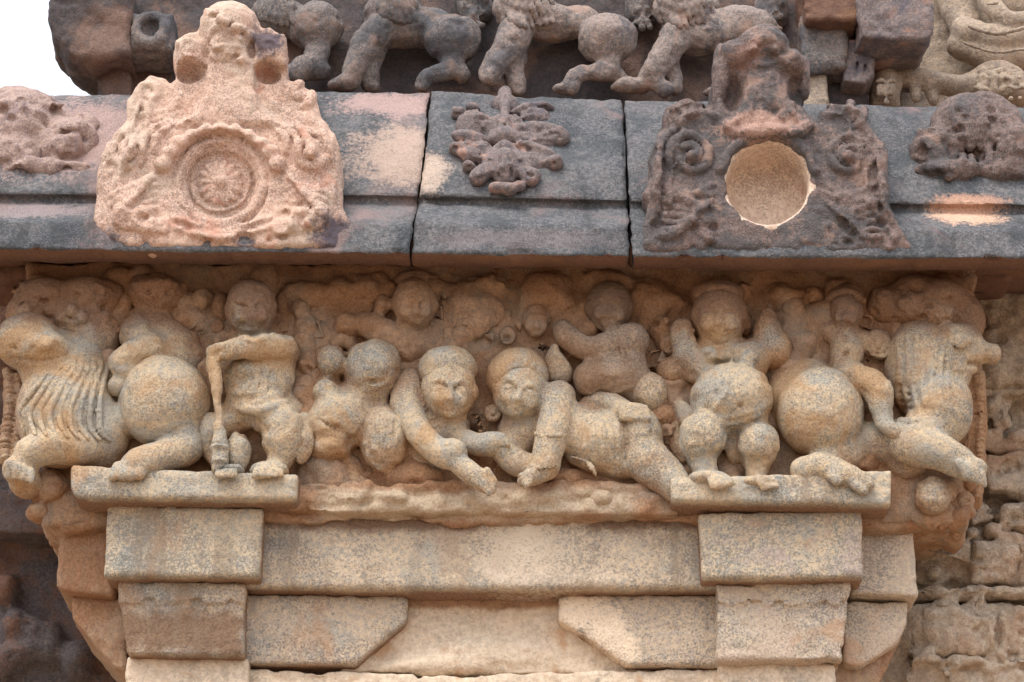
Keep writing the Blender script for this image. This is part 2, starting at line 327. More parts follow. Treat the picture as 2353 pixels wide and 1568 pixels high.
M_kuduR = stone('purple_brown_stone', light=(.245,.18,.165), mid=(.155,.125,.12), dark=(.045,.04,.045), stain=(.115,.112,.118), stain_amt=.5, speck=.55, grain=110, patch=8, seed=44, pale=(.48,.37,.32), rust=(.36,.245,.20), bump=.9,
    spots=[(1750, 285, 350, (110, 34), (.50,.32,.26), .8), (1715, 130, 350, (40, 30), (.44,.27,.22), .5)])
M_bowl = stone('bare_pink_stone', light=(.78,.64,.52), mid=(.63,.48,.39), dark=(.18,.14,.12), stain=(.56,.36,.27), stain_amt=.35, speck=.5, grain=90, patch=9, seed=47, pale=(.85,.74,.55), bump=.5)
M_orn = stone('mauve_weathered_stone', light=(.25,.20,.19), mid=(.165,.145,.145), dark=(.06,.055,.07), stain=(.13,.125,.15), stain_amt=.4, speck=.5, grain=110, patch=9, seed=50, pale=(.44,.33,.31), rust=(.42,.26,.21), bump=.6)
M_ornA = stone('pink_mauve_stone', light=(.46,.34,.29), mid=(.34,.255,.235), dark=(.12,.09,.10), stain=(.28,.22,.24), stain_amt=.4, speck=.5, grain=110, patch=8, seed=53, pale=(.66,.52,.48), bump=.7)
M_beast = stone('dark_beast_stone', light=(.225,.185,.17), mid=(.145,.135,.135), dark=(.045,.05,.06), stain=(.09,.095,.11), stain_amt=.45, speck=.55, grain=100, patch=6, seed=57, pale=(.50,.42,.36), rust=(.27,.19,.155))
M_beastP = stone('grey_beast_stone', light=(.34,.27,.24), mid=(.22,.19,.18), dark=(.06,.07,.08), stain=(.12,.12,.135), stain_amt=.35, speck=.55, grain=100, patch=6, seed=58, pale=(.5,.4,.34), rust=(.36,.24,.19))
M_upwall = stone('dark_wall_stone', light=(.10,.08,.078), mid=(.065,.06,.062), dark=(.04,.04,.05), stain=(.23,.15,.12), stain_amt=.4, speck=.5, grain=90, patch=6, seed=60)  # very dark stone with brown patches
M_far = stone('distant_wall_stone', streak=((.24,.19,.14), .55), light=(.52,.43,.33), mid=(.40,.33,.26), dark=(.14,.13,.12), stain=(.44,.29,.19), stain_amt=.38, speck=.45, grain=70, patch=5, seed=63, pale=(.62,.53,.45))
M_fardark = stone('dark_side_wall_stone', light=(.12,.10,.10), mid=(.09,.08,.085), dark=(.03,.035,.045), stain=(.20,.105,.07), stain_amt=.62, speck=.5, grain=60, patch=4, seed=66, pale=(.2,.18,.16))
M_pale2 = stone('buff_stone', light=(.46,.36,.27), mid=(.34,.28,.23), dark=(.12,.115,.11), stain=(.28,.22,.17), stain_amt=.4, speck=.45, grain=90, patch=6, seed=69, pale=(.55,.46,.36))
# ---------------------------------------------------------------- ground
bm_ = bpy.data.meshes.new('ground'); R_ = 900
bm_.from_pydata([(-R_,-R_,-3.1),(R_,-R_,-3.1),(R_,R_,-3.1),(-R_,R_,-3.1)], [], [(0,1,2,3)])
gm = bpy.data.materials.new('dry_earth'); gm.use_nodes = True; gb = gm.node_tree.nodes['Principled BSDF']; gb.inputs['Roughness'].default_value = .95
gn = gm.node_tree.nodes.new('ShaderNodeTexNoise'); gn.inputs['Scale'].default_value = .8; gr_ = gm.node_tree.nodes.new('ShaderNodeValToRGB')
gr_.color_ramp.elements[0].color = (.24,.16,.10,1); gr_.color_ramp.elements[1].color = (.34,.24,.16,1)
gc = gm.node_tree.nodes.new('ShaderNodeNewGeometry'); gm.node_tree.links.new(gc.outputs['Position'], gn.inputs['Vector'])
gm.node_tree.links.new(gn.outputs['Fac'], gr_.inputs[0]); gm.node_tree.links.new(gr_.outputs[0], gb.inputs['Base Color'])
put('ground', bm_, gm, kind='structure')
# ---------------------------------------------------------------- masonry
def block(name, label, cat, mat, polys, h=6.2, rough=(1.8, 8, 1.5, 55), seed=0, back=-300, group=None, rnd=3, parent=None, extra=None, nm=None, chips=True):
    s = Carve(h=h, back=back, k=4)
    for pts, w0, w1 in polys: s.poly(pts, w0, w1, rnd=rnd)
    rr = random.Random(seed*7+3)
    if chips:
        for pts, w0, w1 in polys:
            for p, q in zip(pts, pts[1:]+pts[:1]):
                for i in range(int(math.hypot(q[0]-p[0], q[1]-p[1])/55)):
                    t = rr.random(); s.e(p[0]+(q[0]-p[0])*t, p[1]+(q[1]-p[1])*t, w1, rr.uniform(6,17), rr.uniform(3,7), rr.uniform(4,8), k=5, sub=True)
            xs = [p[0] for p in pts]; ys = [p[1] for p in pts]
            for i in range(int((max(xs)-min(xs))*(max(ys)-min(ys))/9000)):
                s.e(rr.uniform(min(xs),max(xs)), rr.uniform(min(ys),max(ys)), w1+3, rr.uniform(6,26), rr.uniform(4,14), rr.uniform(5,8), k=8, sub=True)
    if extra: extra(s)
    return put(nm or name, s.mesh(name, rough, seed), mat, parent, label, cat, group)
T = lambda *a: [tuple(a[i:i+2]) for i in range(0, len(a), 2)]
block('back_wall', 'rough orange-brown stone wall behind the carved figures, under the cornice', 'wall', M_back,
      [(T(60,600, 2245,600, 2230,1200, 95,1200), -120, 114)], rough=(16, 9, 4, 38), h=9, back=-100, chips=False,
      extra=lambda s: [s.e(300+i*137 % 1900, 640+(i*53) % 60, 112, 60, 26, 30) for i in range(12)] and
        [s.e(x, y, 112, a, b, 34, k=20) for x, y, a, b in [(1090,700,60,60),(1250,690,70,40),(830,680,90,40),(450,740,60,40),(1500,700,60,60),(1820,760,60,60),(2070,780,40,60),(760,1100,70,50),(960,1090,80,40),(1300,1110,60,30)]] and
        [s.e(90+(i*211)%2130, 645+(i*97)%470, 116, 16+(i*7)%26, 13+(i*5)%20, 16+(i*3)%20, rot=i*33, k=12) for i in range(150)] and [s.ring(90+(i*317)%2130, 650+(i*53)%230, 126, 12+(i*5)%9, 4.5, k=4) for i in range(26)] and [s.e(90+(i*173)%2130, 650+(i*71)%300, 130, 9, 8, 9, k=5) for i in range(60)] and s.e(1084,983,135,22,15,70,sub=True) and s.ring(1084,983,130,27,7) and s.e(1499,846,140,20,9,80,sub=True) and s.ring(1499,846,128,24,5,sq=.6) and
        s.e(783,797,130,18,7,80,sub=True) and s.e(275,795,120,20,20,80,sub=True))
block('base_slab', 'long stained stone slab under the two wrestling acrobats, between the two ledges', 'stone slab', M_back,
      [(T(660,1108, 900,1112, 1040,1100, 1300,1102, 1560,1112, 1560,1182, 1200,1178, 660,1174), -60, 140)], rough=(6, 12, 2.6, 45), seed=2, extra=lambda s: [s.e(690+i*23, 1112+(i*37)%60, 140, 12+(i*5)%16, 8+(i*3)%9, 9, k=8, sub=bool(i%3==0)) for i in range(36)] and [s.e(x,y,146,a,b,16,k=12) for x,y,a,b in ((818,1138,18,18),(806,1146,12,8),(895,1140,30,13),(925,1146,12,9),(845,1120,14,20))])
block('ledge_slab', 'pale speckled ledge under the lion paw and the dwarf with a club, at left', 'ledge', M_granite,
      [(T(163,1068, 684,1088, 681,1146, 210,1144, 172,1138, 163,1120), -60, 205)], rnd=9, seed=3, group='ledges under the carved figures')
block('ledge_slab', 'pale speckled ledge under the big-bellied dwarf and round haunch, at right', 'ledge', M_granite,
      [(T(1540,1096, 2050,1078, 2051,1160, 1800,1156, 1545,1150), -60, 205)], rnd=9, seed=4, group='ledges under the carved figures')
G1 = 'masonry blocks below the frieze'
block('capital_block', 'pale speckled granite block jutting out below the left ledge', 'stone block', M_capital,
      [(T(246,1158, 606,1166, 597,1326, 240,1322), -60, 150)], rnd=3, seed=5, group=G1)
block('capital_block', 'pale granite block with a mauve patch jutting out below the right ledge', 'stone block', M_capital2,
      [(T(1604,1178, 1980,1172, 1986,1326, 1612,1329), -60, 150)], rnd=3, seed=6, group=G1)
block('lintel_beam', 'long plain granite beam between the two jutting capital blocks', 'beam', M_beam,
      [(T(560,1160, 1660,1166, 1660,1352, 900,1354, 560,1349), -80, 95)], rnd=3, seed=7, h=8)
block('pillar_shaft', 'square pillar block at left, its lower face stained dark brown', 'pillar', M_pillar,
      [(T(270,1334, 566,1338, 562,1387, 271,1384), -60, 108), (T(274,1380, 562,1384, 562,1507, 290,1503), -60, 101)], rnd=3, seed=8, group=G1)
block('pillar_shaft', 'square pillar block at right with a flaking lime-washed face', 'pillar', M_pillar2,
      [(T(1644,1338, 1952,1334, 1952,1390, 1646,1391), -60, 108), (T(1646,1386, 1950,1386, 1942,1518, 1646,1519), -60, 101)], rnd=3, seed=9, group=G1, rough=(6, 9, 2.2, 45))
block('pillar_shaft', 'pale cut-off pillar block below the brown-stained one, lower left', 'pillar', M_panel,
      [(T(290,1506, 570,1512, 570,1620, 282,1620), -60, 62)], rnd=3, seed=10, group=G1)
block('pillar_shaft', 'pale cracked pillar block below the lime-washed one, lower right', 'pillar', M_panel,
      [(T(1656,1518, 1924,1518, 1918,1620, 1656,1620), -60, 62)], rnd=3, seed=11, group=G1, rough=(6, 9, 2.5, 45))
block('corbel_bracket', 'chamfered granite bracket beside the brown-stained left pillar', 'bracket', M_bracket,
      [(T(540,1366, 938,1369, 935,1425, 815,1528, 540,1524), -80, 48)], rnd=3, seed=12, group='chamfered brackets under the beam')
block('corbel_bracket', 'chamfered granite bracket with a pale diagonal patch, beside the right pillar', 'bracket', 
      stone('patched_granite', depth_tint=((.27,.145,.085), 12, 41, .85, .012), light=(.54,.43,.31), mid=(.40,.34,.28), dark=(.085,.09,.10), stain=(.47,.31,.2), stain_amt=.35, speck=.6, grain=85, seed=16, pale=(.68,.58,.48),
            spots=[(1345, 1390, 48, (52, 60), (.74,.60,.45), .95), (1385, 1440, 48, (45, 50), (.74,.60,.45), .95), (1430, 1495, 48, (42, 40), (.74,.60,.45), .95), (1310,1410,48,(30,40),(.74,.60,.45),.9)]),
      [(T(1284,1366, 1680,1366, 1680,1529, 1440,1528, 1400,1500, 1345,1462, 1284,1425), -80, 48)], rnd=3, seed=13, group='chamfered brackets under the beam')
block('wall_panel', 'pale smooth recessed stone between the two chamfered brackets', 'wall panel', M_panel,
      [(T(780,1360, 1500,1360, 1500,1552, 940,1547, 780,1545), -80, 8)], rough=(6, 8, 2.5, 45), seed=14,
      extra=lambda s: s.e(1130,1500,8,120,26,14,k=20) and s.e(1000,1530,8,110,14,16,k=16))
block('foot_course', 'broken pale course of stone along the bottom edge of the wall', 'stone course', M_panel,
      [(T(540,1536, 860,1543, 950,1549, 964,1560, 975,1552, 1300,1545, 1450,1542, 1680,1538, 1680,1640, 540,1640), -80, 28)], rough=(6, 9, 2.5, 45), seed=15)
G2 = 'corner blocks at the sides'
block('corner_block', 'brown weathered block on the left corner, level with the long beam', 'stone block', M_side,
      [(T(138,1200, 262,1180, 262,1366, 180,1362, 127,1350), -260, 62)], rnd=6, seed=16, group=G2)
block('corner_block', 'grey-brown block cut back diagonally, lower left corner', 'stone block', M_side,
      [(T(162,1368, 290,1374, 290,1545, 262,1530, 166,1420), -260, 22)], rnd=6, seed=17, group=G2)
block('corner_block', 'granite block with white specks on the right corner, level with the beam', 'stone block', M_pillar2,
      [(T(1960,1205, 2098,1215, 2112,1372, 2040,1366, 1955,1364), -120, 62)], rnd=3, seed=18, group=G2)
block('corner_block', 'pale granite block with a rounded diagonal cut, lower right corner', 'stone block', M_pillar2,
      [(T(1940,1382, 2084,1384, 2084,1430, 2060,1478, 1975,1532, 1940,1524), -120, 24)], rnd=3, seed=19, group=G2)
block('corner_block', 'dark brown stone under the right corner blocks', 'stone block', M_side,
      [(T(1900,1520, 2000,1520, 2080,1450, 2040,1530, 1990,1640, 1900,1640), -160, -10)], rnd=3, seed=20, group=G2)
block('under_slab', 'brown rounded stone under the left lion paw at the corner', 'stone slab', M_side,
      [(T(62,1085, 262,1100, 262,1205, 140,1222, 98,1200, 74,1150), -260, 110)], rnd=24, seed=21, rough=(10, 9, 3, 40), group='stones under the lions',
      extra=lambda s: s.e(110,1120,110,50,36,40) and s.e(90,1180,90,30,26,40))
block('under_slab', 'brown stone slab behind the small round heads at the right corner', 'stone slab', M_side,
      [(T(1960,1075, 2205,1095, 2205,1170, 2180,1206, 1960,1215), -160, 100)], rnd=14, seed=22, rough=(8, 9, 3, 40), group='stones under the lions')
def far_extra(s):
    rs = random.Random(33)
    s.poly(T(2230,600, 2620,600, 2620,880, 2262,876), -300, -70, rnd=30, k=14)
    for x0, y0, x1, y1, w_ in [(2262,900,2340,960,-120),(2200,1010,2620,1035,-115),(2270,1040,2420,1130,-95),(2200,1150,2290,1195,-120),(2300,1160,2420,1205,-100),(2120,1235,2230,1290,-120),(2240,1240,2330,1330,-105),(2130,1400,2190,1500,-100),(2205,1408,2290,1496,-92),(2300,1400,2420,1500,-100),(2090,1345,2620,1362,-92),(2090,1508,2620,1524,-95),(2200,890,2620,905,-100)]:
        s.box(x0, y0, x1, y1, -300, w_, k=9, rnd=9)
    for i in range(90):
        x, y = rs.uniform(2110,2360), rs.uniform(880,1560); s.e(x, y, -122, rs.uniform(8,28), rs.uniform(7,20), rs.uniform(12,30), rot=rs.uniform(0,180), k=8)
    for i in range(40):
        x, y = rs.uniform(2110,2360), rs.uniform(880,1560); s.e(x, y, -95, rs.uniform(6,20), rs.uniform(5,12), rs.uniform(12,30), rot=rs.uniform(0,180), k=6, sub=True)
    s.box(2080,1388,2600,1505,-300,-120,k=10,rnd=12); s.box(2080,1530,2600,1650,-300,-125,k=10,rnd=12); s.box(2080,600,2600,880,-300,-110,k=20,rnd=25); s.box(2100,1210,2600,1345,-300,-150,k=20,rnd=25)
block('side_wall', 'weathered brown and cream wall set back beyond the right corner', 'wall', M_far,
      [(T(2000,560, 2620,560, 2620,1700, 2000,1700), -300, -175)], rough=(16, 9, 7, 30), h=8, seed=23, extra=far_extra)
def fd_extra(s):
    for x, y, a, b, c in [(40,1440,34,40,60),(85,1450,28,36,60),(60,1500,50,30,60),(120,1480,30,60,50),(20,1360,30,40,60),(180,1520,40,50,60),(10,1530,40,40,60)]: s.e(x, y, -290, a, b, c, k=20)
    s.poly(T(-300,1108, 160,1125, 160,1232, -300,1215), -380, -200, rnd=10)
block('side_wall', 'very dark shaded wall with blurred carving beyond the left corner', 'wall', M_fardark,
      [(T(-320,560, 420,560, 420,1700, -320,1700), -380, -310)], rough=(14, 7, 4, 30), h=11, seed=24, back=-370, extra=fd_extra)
# ---------------------------------------------------------------- cornice: three stones side by side
PROF = [(0,58),(.03,80),(.08,108),(.16,142),(.26,178),(.36,206),(.46,230),(.56,248),(.625,257),(.645,255),(.655,241),(.69,239),(.70,243),(.715,254),(.75,274),(.79,300),(.805,311),(.82,316),(.90,322),(.985,328),(1.0,324)]
def lin(a, b, x): return a[1]+(b[1]-a[1])*(x-a[0])/(b[0]-a[0])
YT = {'A': ((230,217),(990,211)), 'B': ((990,210),(1430,231)), 'C': ((1440,231),(2353,250))}
YB = {'A': ((0,573),(940,584)), 'B': ((940,583),(1450,590)), 'C': ((1450,591),(2353,595))}
def corn_w(x, y):
    k = 'A' if x < 960 else 'B' if x < 1435 else 'C'; t = (y-lin(*YT[k], x))/(lin(*YB[k], x)-lin(*YT[k], x))
    return float(np.interp(t, [p[0] for p in PROF], [p[1] for p in PROF]))
def cornice(k, xl, xr, mat, label, seed):
    ts = np.concatenate([np.linspace(0,.6,34), np.linspace(.615,.72,16), np.linspace(.735,.83,12), np.linspace(.85,1,14)])
    ws = np.interp(ts, [p[0] for p in PROF], [p[1] for p in PROF]); nx = max(20, int(abs(np.mean(xr)-np.mean(xl))/6.5)); rows = []
    for t, w_ in zip(ts, ws):
        a, b = np.interp(t, [0,.5,1], xl), np.interp(t, [0,.5,1], xr); jg = 1.6*np.sin(t*37+seed)+1.2*np.sin(t*83)
        rows.append([at(x+(jg if i in (0, nx) else 0), lin(YT[k], None, x) if 0 else lin(*YT[k], x)+t*(lin(*YB[k], x)-lin(*YT[k], x)), w_ - 9*math.exp(-min(i, nx-i)*1.1)) for i, x in enumerate(np.linspace(a, b, nx+1))])
    if k == 'C':                                        # the gable's hollow is cut back into this stone
        hc = at(1765, 418, 330)
        for row in rows:
            for p in row:
                if (p[0]-hc[0])**2+((p[1]-hc[1])*CA)**2 < .112**2: p[2] = min(p[2], .15)
    G = np.array(rows); last = G[-1]; first = G[0]
    und = []
    for j in range(1, 12):
        q = last.copy(); q[:,2] = last[:,2]-j*.032; q[:,1] += .075*(j > 2); q[:,2] += .026*(j == 3); und.append(q)
    bk = first.copy(); bk[:,2] = und[-1][0,2]; tp = first.copy(); tp[:,2] -= .02; tp[:,1] += .004
    und.append(bk); und.append(tp); G = np.concatenate([G, np.array(und)]); m = G.reshape(-1, 3)
    d = .0042*NZ(m+seed, 11)+.0022*NZ(m+seed, 42)+.0016*NZ(m, 95); chip = np.clip(NZ(m+seed*2, 24)-.32, 0, 1)*.018
    nr, nc = G.shape[:2]; edge = np.zeros((nr, nc)); edge[len(ts)-3:len(ts)+1] = 1; edge[0:2] = .3
    gy = np.gradient(G, axis=0); gx = np.gradient(G, axis=1); nn = np.cross(gy, gx); nn /= np.maximum(np.linalg.norm(nn, axis=2), 1e-9)[:,:,None]
    nn *= np.sign(nn[10,10,2] or 1)
    G = G+nn*(d.reshape(nr, nc)-chip.reshape(nr, nc)*edge)[:,:,None]
    V = [(p[0], -p[2], p[1]) for p in G.reshape(-1, 3)]; F = []
    for i in range(nr):
        for j in range(nc-1):
            i2 = (i+1) % nr; F.append((i*nc+j, i2*nc+j, i2*nc+j+1, i*nc+j+1))
    F.append(tuple(i*nc for i in range(nr))[::-1]); F.append(tuple(i*nc+nc-1 for i in range(nr)))
    me = bpy.data.meshes.new('cornice_stone'); me.from_pydata(V, [], F); me.update()
    for p in me.polygons: p.use_smooth = len(p.vertices) == 4
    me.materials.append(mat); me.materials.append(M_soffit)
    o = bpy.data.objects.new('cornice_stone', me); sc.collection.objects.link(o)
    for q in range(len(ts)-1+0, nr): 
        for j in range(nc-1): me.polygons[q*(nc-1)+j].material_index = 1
    o['label'] = label; o['category'] = 'cornice stone'; o['group'] = 'stones of the curved cornice'
    return o
cornice('A', (-330,-330,-330), (986,968,940), M_cornA, 'long left cornice stone, pinkish patches on blue-grey, carrying the pink gable', 1)
cornice('B', (992,974,946), (1428,1438,1446), M_cornB, 'short middle cornice stone between two dark joints, carrying the leafy mask', 5)
cornice('C', (1435,1445,1453), (2680,2680,2680), M_cornC, 'long right cornice stone, dark grey, carrying the gable with the hollow bowl', 9)
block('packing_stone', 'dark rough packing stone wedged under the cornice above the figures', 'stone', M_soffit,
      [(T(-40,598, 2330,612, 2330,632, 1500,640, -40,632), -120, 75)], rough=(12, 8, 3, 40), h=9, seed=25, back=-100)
# ================================================================ carved figures
GF = 'carved figures of the frieze'
def fig(name, x, y, label, cat, parts, group=GF):
    """thing with parts: (part name, Carve, material, rough, seed)"""
    t = thing(name, x, y, 0, label, cat, group)
    for p in parts:
        nm, s, mat = p[:3]; put(nm, s.mesh(nm, p[3] if len(p) > 3 else (4.2, 13, 2.3, 46), p[4] if len(p) > 4 else sum(map(ord, nm+label)) % 7), mat, t)
    return t
# ---- left corner lion
s = Carve()
s.e(70,790,150,75,60,80).e(100,802,185,62,38,55).c([(70,800,185,32),(10,809,175,13)]).e(150,850,120,100,90,75).e(110,842,170,45,18,45)
s.e(150,945,140,108,125,85).e(225,1000,125,75,78,72).e(240,900,90,70,90,60)
s.c([(195,1030,165,40),(120,1024,190,36),(66,1042,195,30)]).e(44,1080,185,38,28,42).e(60,1110,140,36,30,50)
for i in range(4): s.c([(20+i*17,1066+i*6,226-i*4,11),(17+i*18,1094+i*4,218,9)],k=3)
s.e(376,925,150,100,100,92,k=10).c([(432,1030,160,36),(370,1052,180,32),(305,1070,195,27)]).e(430,1010,140,40,40,50)
for i in range(4): s.c([(330-i*20,1068+i*2,205,13),(322-i*21,1092+i*1,216,12)],k=3)
s.e(60,790,150,1,1,1); s.b(105,793,17,11,.3); s.l([(70,790,4),(100,776,5),(140,786,4)],.3); s.l([(40,822,3),(90,830,4),(130,824,3)],0,3,True)
s.b(35,800,8,6,0,3,True)
mane = Carve(k=6); mane.e(110,690,115,76,46,80,k=12).e(200,690,120,66,50,76,k=12).e(70,725,110,56,46,66,k=12).e(160,735,120,60,46,66,k=12).e(215,770,110,60,70,60,k=20).e(250,690,90,50,45,60,k=20)
for i in range(14): mane.l([(40+(i*67)%230+math.cos(a)*(4+a*2.0), 662+(i*37)%95+math.sin(a)*(4+a*2.0), 3.6) for a in np.linspace(0,6.5,9)],.4,3,n=2)
for i in range(9): mane.b(40+(i*61)%230,665+(i*29)%80,9,8,-.2,5,True)
for i in range(8): mane.b(60+i*26,712+(i%2)*16,13,15,.1)
for i in range(6): s.l([(175+i*14,815+i*4,3.5),(168+i*16,845,4),(180+i*16,880,3)],.3,3)
loc = Carve(k=3,h=4.6)
for i in range(9):
    x0, x1 = 128+i*15, 46+i*23
    pts = [(x0, 848-abs(i-4)*2, 4.5), ((x0*.45+x1*.55)-8, 900+i*2, 6.5), (x1, 952+i*4, 7), (x1+12+i*1.5, 998+i*2, 4)]
    q = spline([(p[0],p[1],s.surf(p[0],p[1])+2.5,p[2]) for p in pts], 5); loc.c(q, smooth=False, k=3)
braid = Carve(k=4)
braid.c([(34,870,70,24),(36,960,70,26),(40,1060,70,22)])
for i in range(17): braid.e(24+5*math.sin(i*.3), 862+i*12.5, 88, 20, 8, 44); braid.e(44+5*math.sin(i*.3), 868+i*12.5, 100, 12, 8, 30)
fig('carved_lion', 150, 1100, 'crouching maned lion at the left corner, snout pointing left, with ball-like haunch and clawed paw', 'carved lion',
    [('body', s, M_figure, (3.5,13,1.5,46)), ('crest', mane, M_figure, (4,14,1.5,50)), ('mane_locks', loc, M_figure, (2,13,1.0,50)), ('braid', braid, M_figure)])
# ---- left rider
s = Carve(); s.e(365,680,120,62,46,66).e(330,670,120,36,34,50).e(410,700,90,50,30,50)
s.c([(322,735,130,28),(325,780,150,30),(360,820,140,44)]).c([(370,760,110,44),(400,800,110,60)]).e(395,830,110,66,60,60)
s.c([(350,800,165,28),(300,816,185,24),(268,836,185,17)]).c([(268,838,180,14),(300,858,175,16),(330,862,160,14)]).e(270,886,165,20,20,24).c([(275,890,160,18),(310,868,150,22)])
s.e(300,770,140,24,30,30); s.b(340,672,9,6,-.2,5,True); s.b(385,672,9,6,-.2,5,True)
for i in range(7): s.b(312+i*18,648+abs(i-3)*3,11,10,.1)
fig('carved_rider', 340, 860, 'worn rider with a broken head leaning above the left lion haunch', 'carved figure', [('body', s, M_figure, (4,18,2,55))])
# ---- dwarf with club
s = Carve(h=5.4); face(s, 578, 706, 168, 56, 60, 58, yaw=-.1, wear=.2)
s.e(585,780,90,78,50,60).e(655,812,150,30,32,40).c([(490,808,200,18),(488,845,200,15)])
s.e(598,866,142,80,72,66).e(600,812,122,74,40,62).e(640,950,120,66,44,56).e(540,960,110,40,40,50).c([(528,925,160,7),(560,940,196,8),(600,946,205,8),(640,938,190,7)],k=5).e(592,920,140,72,50,68).c([(600,940,150,46),(652,975,170,44)]).e(652,1005,165,48,52,50,k=10).c([(655,1040,160,30),(632,1075,165,22)]).e(620,1084,180,42,15,40)
s.c([(560,950,140,40),(495,985,140,32)]).e(478,1000,140,26,46,36).c([(478,1030,135,22),(510,1078,150,16)]).e(522,1085,180,36,13,40)
s.c([(650,800,185,30),(575,797,226,26),(498,808,222,20)],k=4)
s.l([(525,900,4),(590,925,5),(655,900,4)],.1,4); s.l([(530,915,3),(590,940,4),(665,925,4)],.1,4)
for i in range(5): s.l([(560+i*20,850,2.5),(552+i*22,895,3)],-.2,3,True)
for i in range(5): s.c([(590+i*14,1080,218,8),(588+i*15,1094,220,7)],k=2); s.c([(500+i*10,1082,222,6),(498+i*11,1094,222,6)],k=2)
for i in range(4): s.c([(480,800+i*9,226,6),(500,801+i*9,228,6)],k=2)
s.l([(535,765,3),(585,785,4),(635,765,3)],.4,3); s.l([(548,840,3),(590,850,3.5),(640,840,3)],.3,3); s.l([(600,800,3),(604,818,3)],.3,3)
for x in (540, 620): s.l([(x,778,3),(x+2,812,3)],.4,3)
hair = Carve(k=8); hair.e(578,668,110,50,24,50).e(508,715,100,24,40,40).e(650,700,95,22,40,36)
for i in range(6): hair.ring(508,700+i*9,120,14-i,3.2,k=2)
for i in range(9): hair.b(534+i*11,672-14*math.sin(i/8*PI),8,8,.3)
club = Carve(k=4); club.c([(489,830,215,15),(500,900,218,13),(506,975,215,11)],smooth=False).c([(506,985,213,12),(506,1075,205,17)],smooth=False)
for y, r in ((975,17),(984,14),(1020,16),(1030,19),(1062,17)): club.e(506,y,212,r,5,r+3)
club.e(547,1040,165,27,48,34)
cloth = Carve(k=6)
for i in range(4): cloth.c([(672+i*9,965+i*4,165,13),(682+i*9,1010,172,12),(690+i*6,1062-i*6,160,6)])
cloth.e(700,985,140,30,34,40)
ear = Carve(k=4); ear.ring(500,750,130,11,5).e(500,750,125,8,8,10)
ear2 = Carve(k=4); ear2.ring(648,750,125,11,5).e(648,750,120,8,8,10)
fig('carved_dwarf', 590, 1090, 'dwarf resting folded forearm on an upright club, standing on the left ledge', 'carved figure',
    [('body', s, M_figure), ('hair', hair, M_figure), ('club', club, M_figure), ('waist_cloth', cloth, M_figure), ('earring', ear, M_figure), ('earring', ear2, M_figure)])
# ---- upper dwarf in shade
s = Carve(h=5.4); face(s, 953, 698, 135, 50, 54, 55, yaw=.1, wear=.4); s.e(960,655,95,60,30,50).e(930,790,80,66,50,55).c([(930,800,100,34),(885,768,125,30),(838,742,120,24)]).e(878,702,125,20,24,30).e(796,748,125,26,28,30).c([(796,760,100,22),(835,745,110,20)])
s.c([(985,780,90,30),(1010,830,80,30)]); s.b(797,742,8,6,-.2,4,True)
fig('carved_dwarf', 930, 800, 'dark round-faced dwarf in the shade under the cornice, above the bowed crouching figure', 'carved figure', [('body', s, M_back, (4,16,2,55))])
# ---- crouching figure
s = Carve(); s.e(856,852,135,64,66,66,k=8).e(760,832,150,32,36,38,k=8).e(748,897,150,30,25,34,k=8).c([(760,845,120,26),(752,890,120,24)])
s.e(780,968,130,66,66,66).e(745,985,130,40,44,52).e(755,1035,130,46,24,46).c([(800,930,110,50),(850,925,100,50)])
s.e(885,1010,125,56,74,62,k=10).c([(800,1085,80,40),(830,1125,100,24)])
s.c([(930,960,100,40),(960,1040,90,40),(990,1090,90,30)])
s.l([(845,876,3),(862,879,4.5),(880,875,3)],-.2,3,True); s.l([(843,884,3),(862,888,4),(882,883,3)],.2,3)
for i in range(5): s.l([(852+i*17,955+abs(i-2)*4,3.4),(850+i*16,1000,4),(866+i*9,1062-abs(i-1)*5,3)],.1,3)
s.l([(838,1020,4),(850,1058,4.5),(885,1084,5),(925,1075,4)],.3,3); s.l([(730,965,3),(775,985,3),(815,1010,3)],-.3,3,True)
fig('carved_dwarf', 850, 1130, 'crouching figure with a smooth ball-like bowed head and fists, left of the two acrobat faces', 'carved figure', [('body', s, M_figure)])
# ---- acrobats
s = Carve(h=4.6); face(s, 1031, 892, 150, 59, 70, 64, yaw=.25, tilt=-4)
s.e(1000,990,100,60,60,50).e(1030,980,105,50,50,50)
s.c([(943,878,110,32),(934,925,135,36),(950,975,150,33),(985,1020,165,31),(1018,1044,172,29),(1040,1050,178,27)],k=8).e(1042,1040,180,32,30,30)
s.c([(1052,1062,180,24),(1080,1088,188,22),(1105,1105,192,21),(1126,1124,190,13)],k=6)
s.c([(1060,1010,130,24),(1098,1022,150,20),(1128,1022,160,22)]).e(1138,1016,160,28,22,26)
for i in range(4): s.c([(1092+i*9,1106-i*8,206,8),(1124+i*5,1134-i*10,204,6)],k=2)
for i in range(4): s.c([(1128+i*9,1006-i,176,8),(1140+i*9,1022,174,7)],k=3)
s.l([(1022,1022,3),(1038,1018,3),(1062,1036,3)],.3,3)
cap = Carve(k=8,h=5); cap.e(1030,850,140,67,50,71,k=8); cap.poly(T(900,868, 972,872, 1030,851, 1092,868, 1150,880, 1150,1000, 900,1000), 60, 300, sub=True, rnd=2, ref=205)
cap.l([(976,862,4),(1000,853,4.5),(1035,848,5),(1070,857,4.5),(1088,866,4)],.2,3)
fig('carved_acrobat', 1030, 1100, 'left acrobat with long oval face, close cap, and arm crossing down to the slab', 'carved figure', [('body', s, M_figure, (3,13,1.5,46)), ('cap', cap, M_figure, (3,13,1.5,46))])
s = Carve(h=4.6); face(s, 1196, 896, 150, 60, 64, 64, yaw=-.05, tilt=-14)
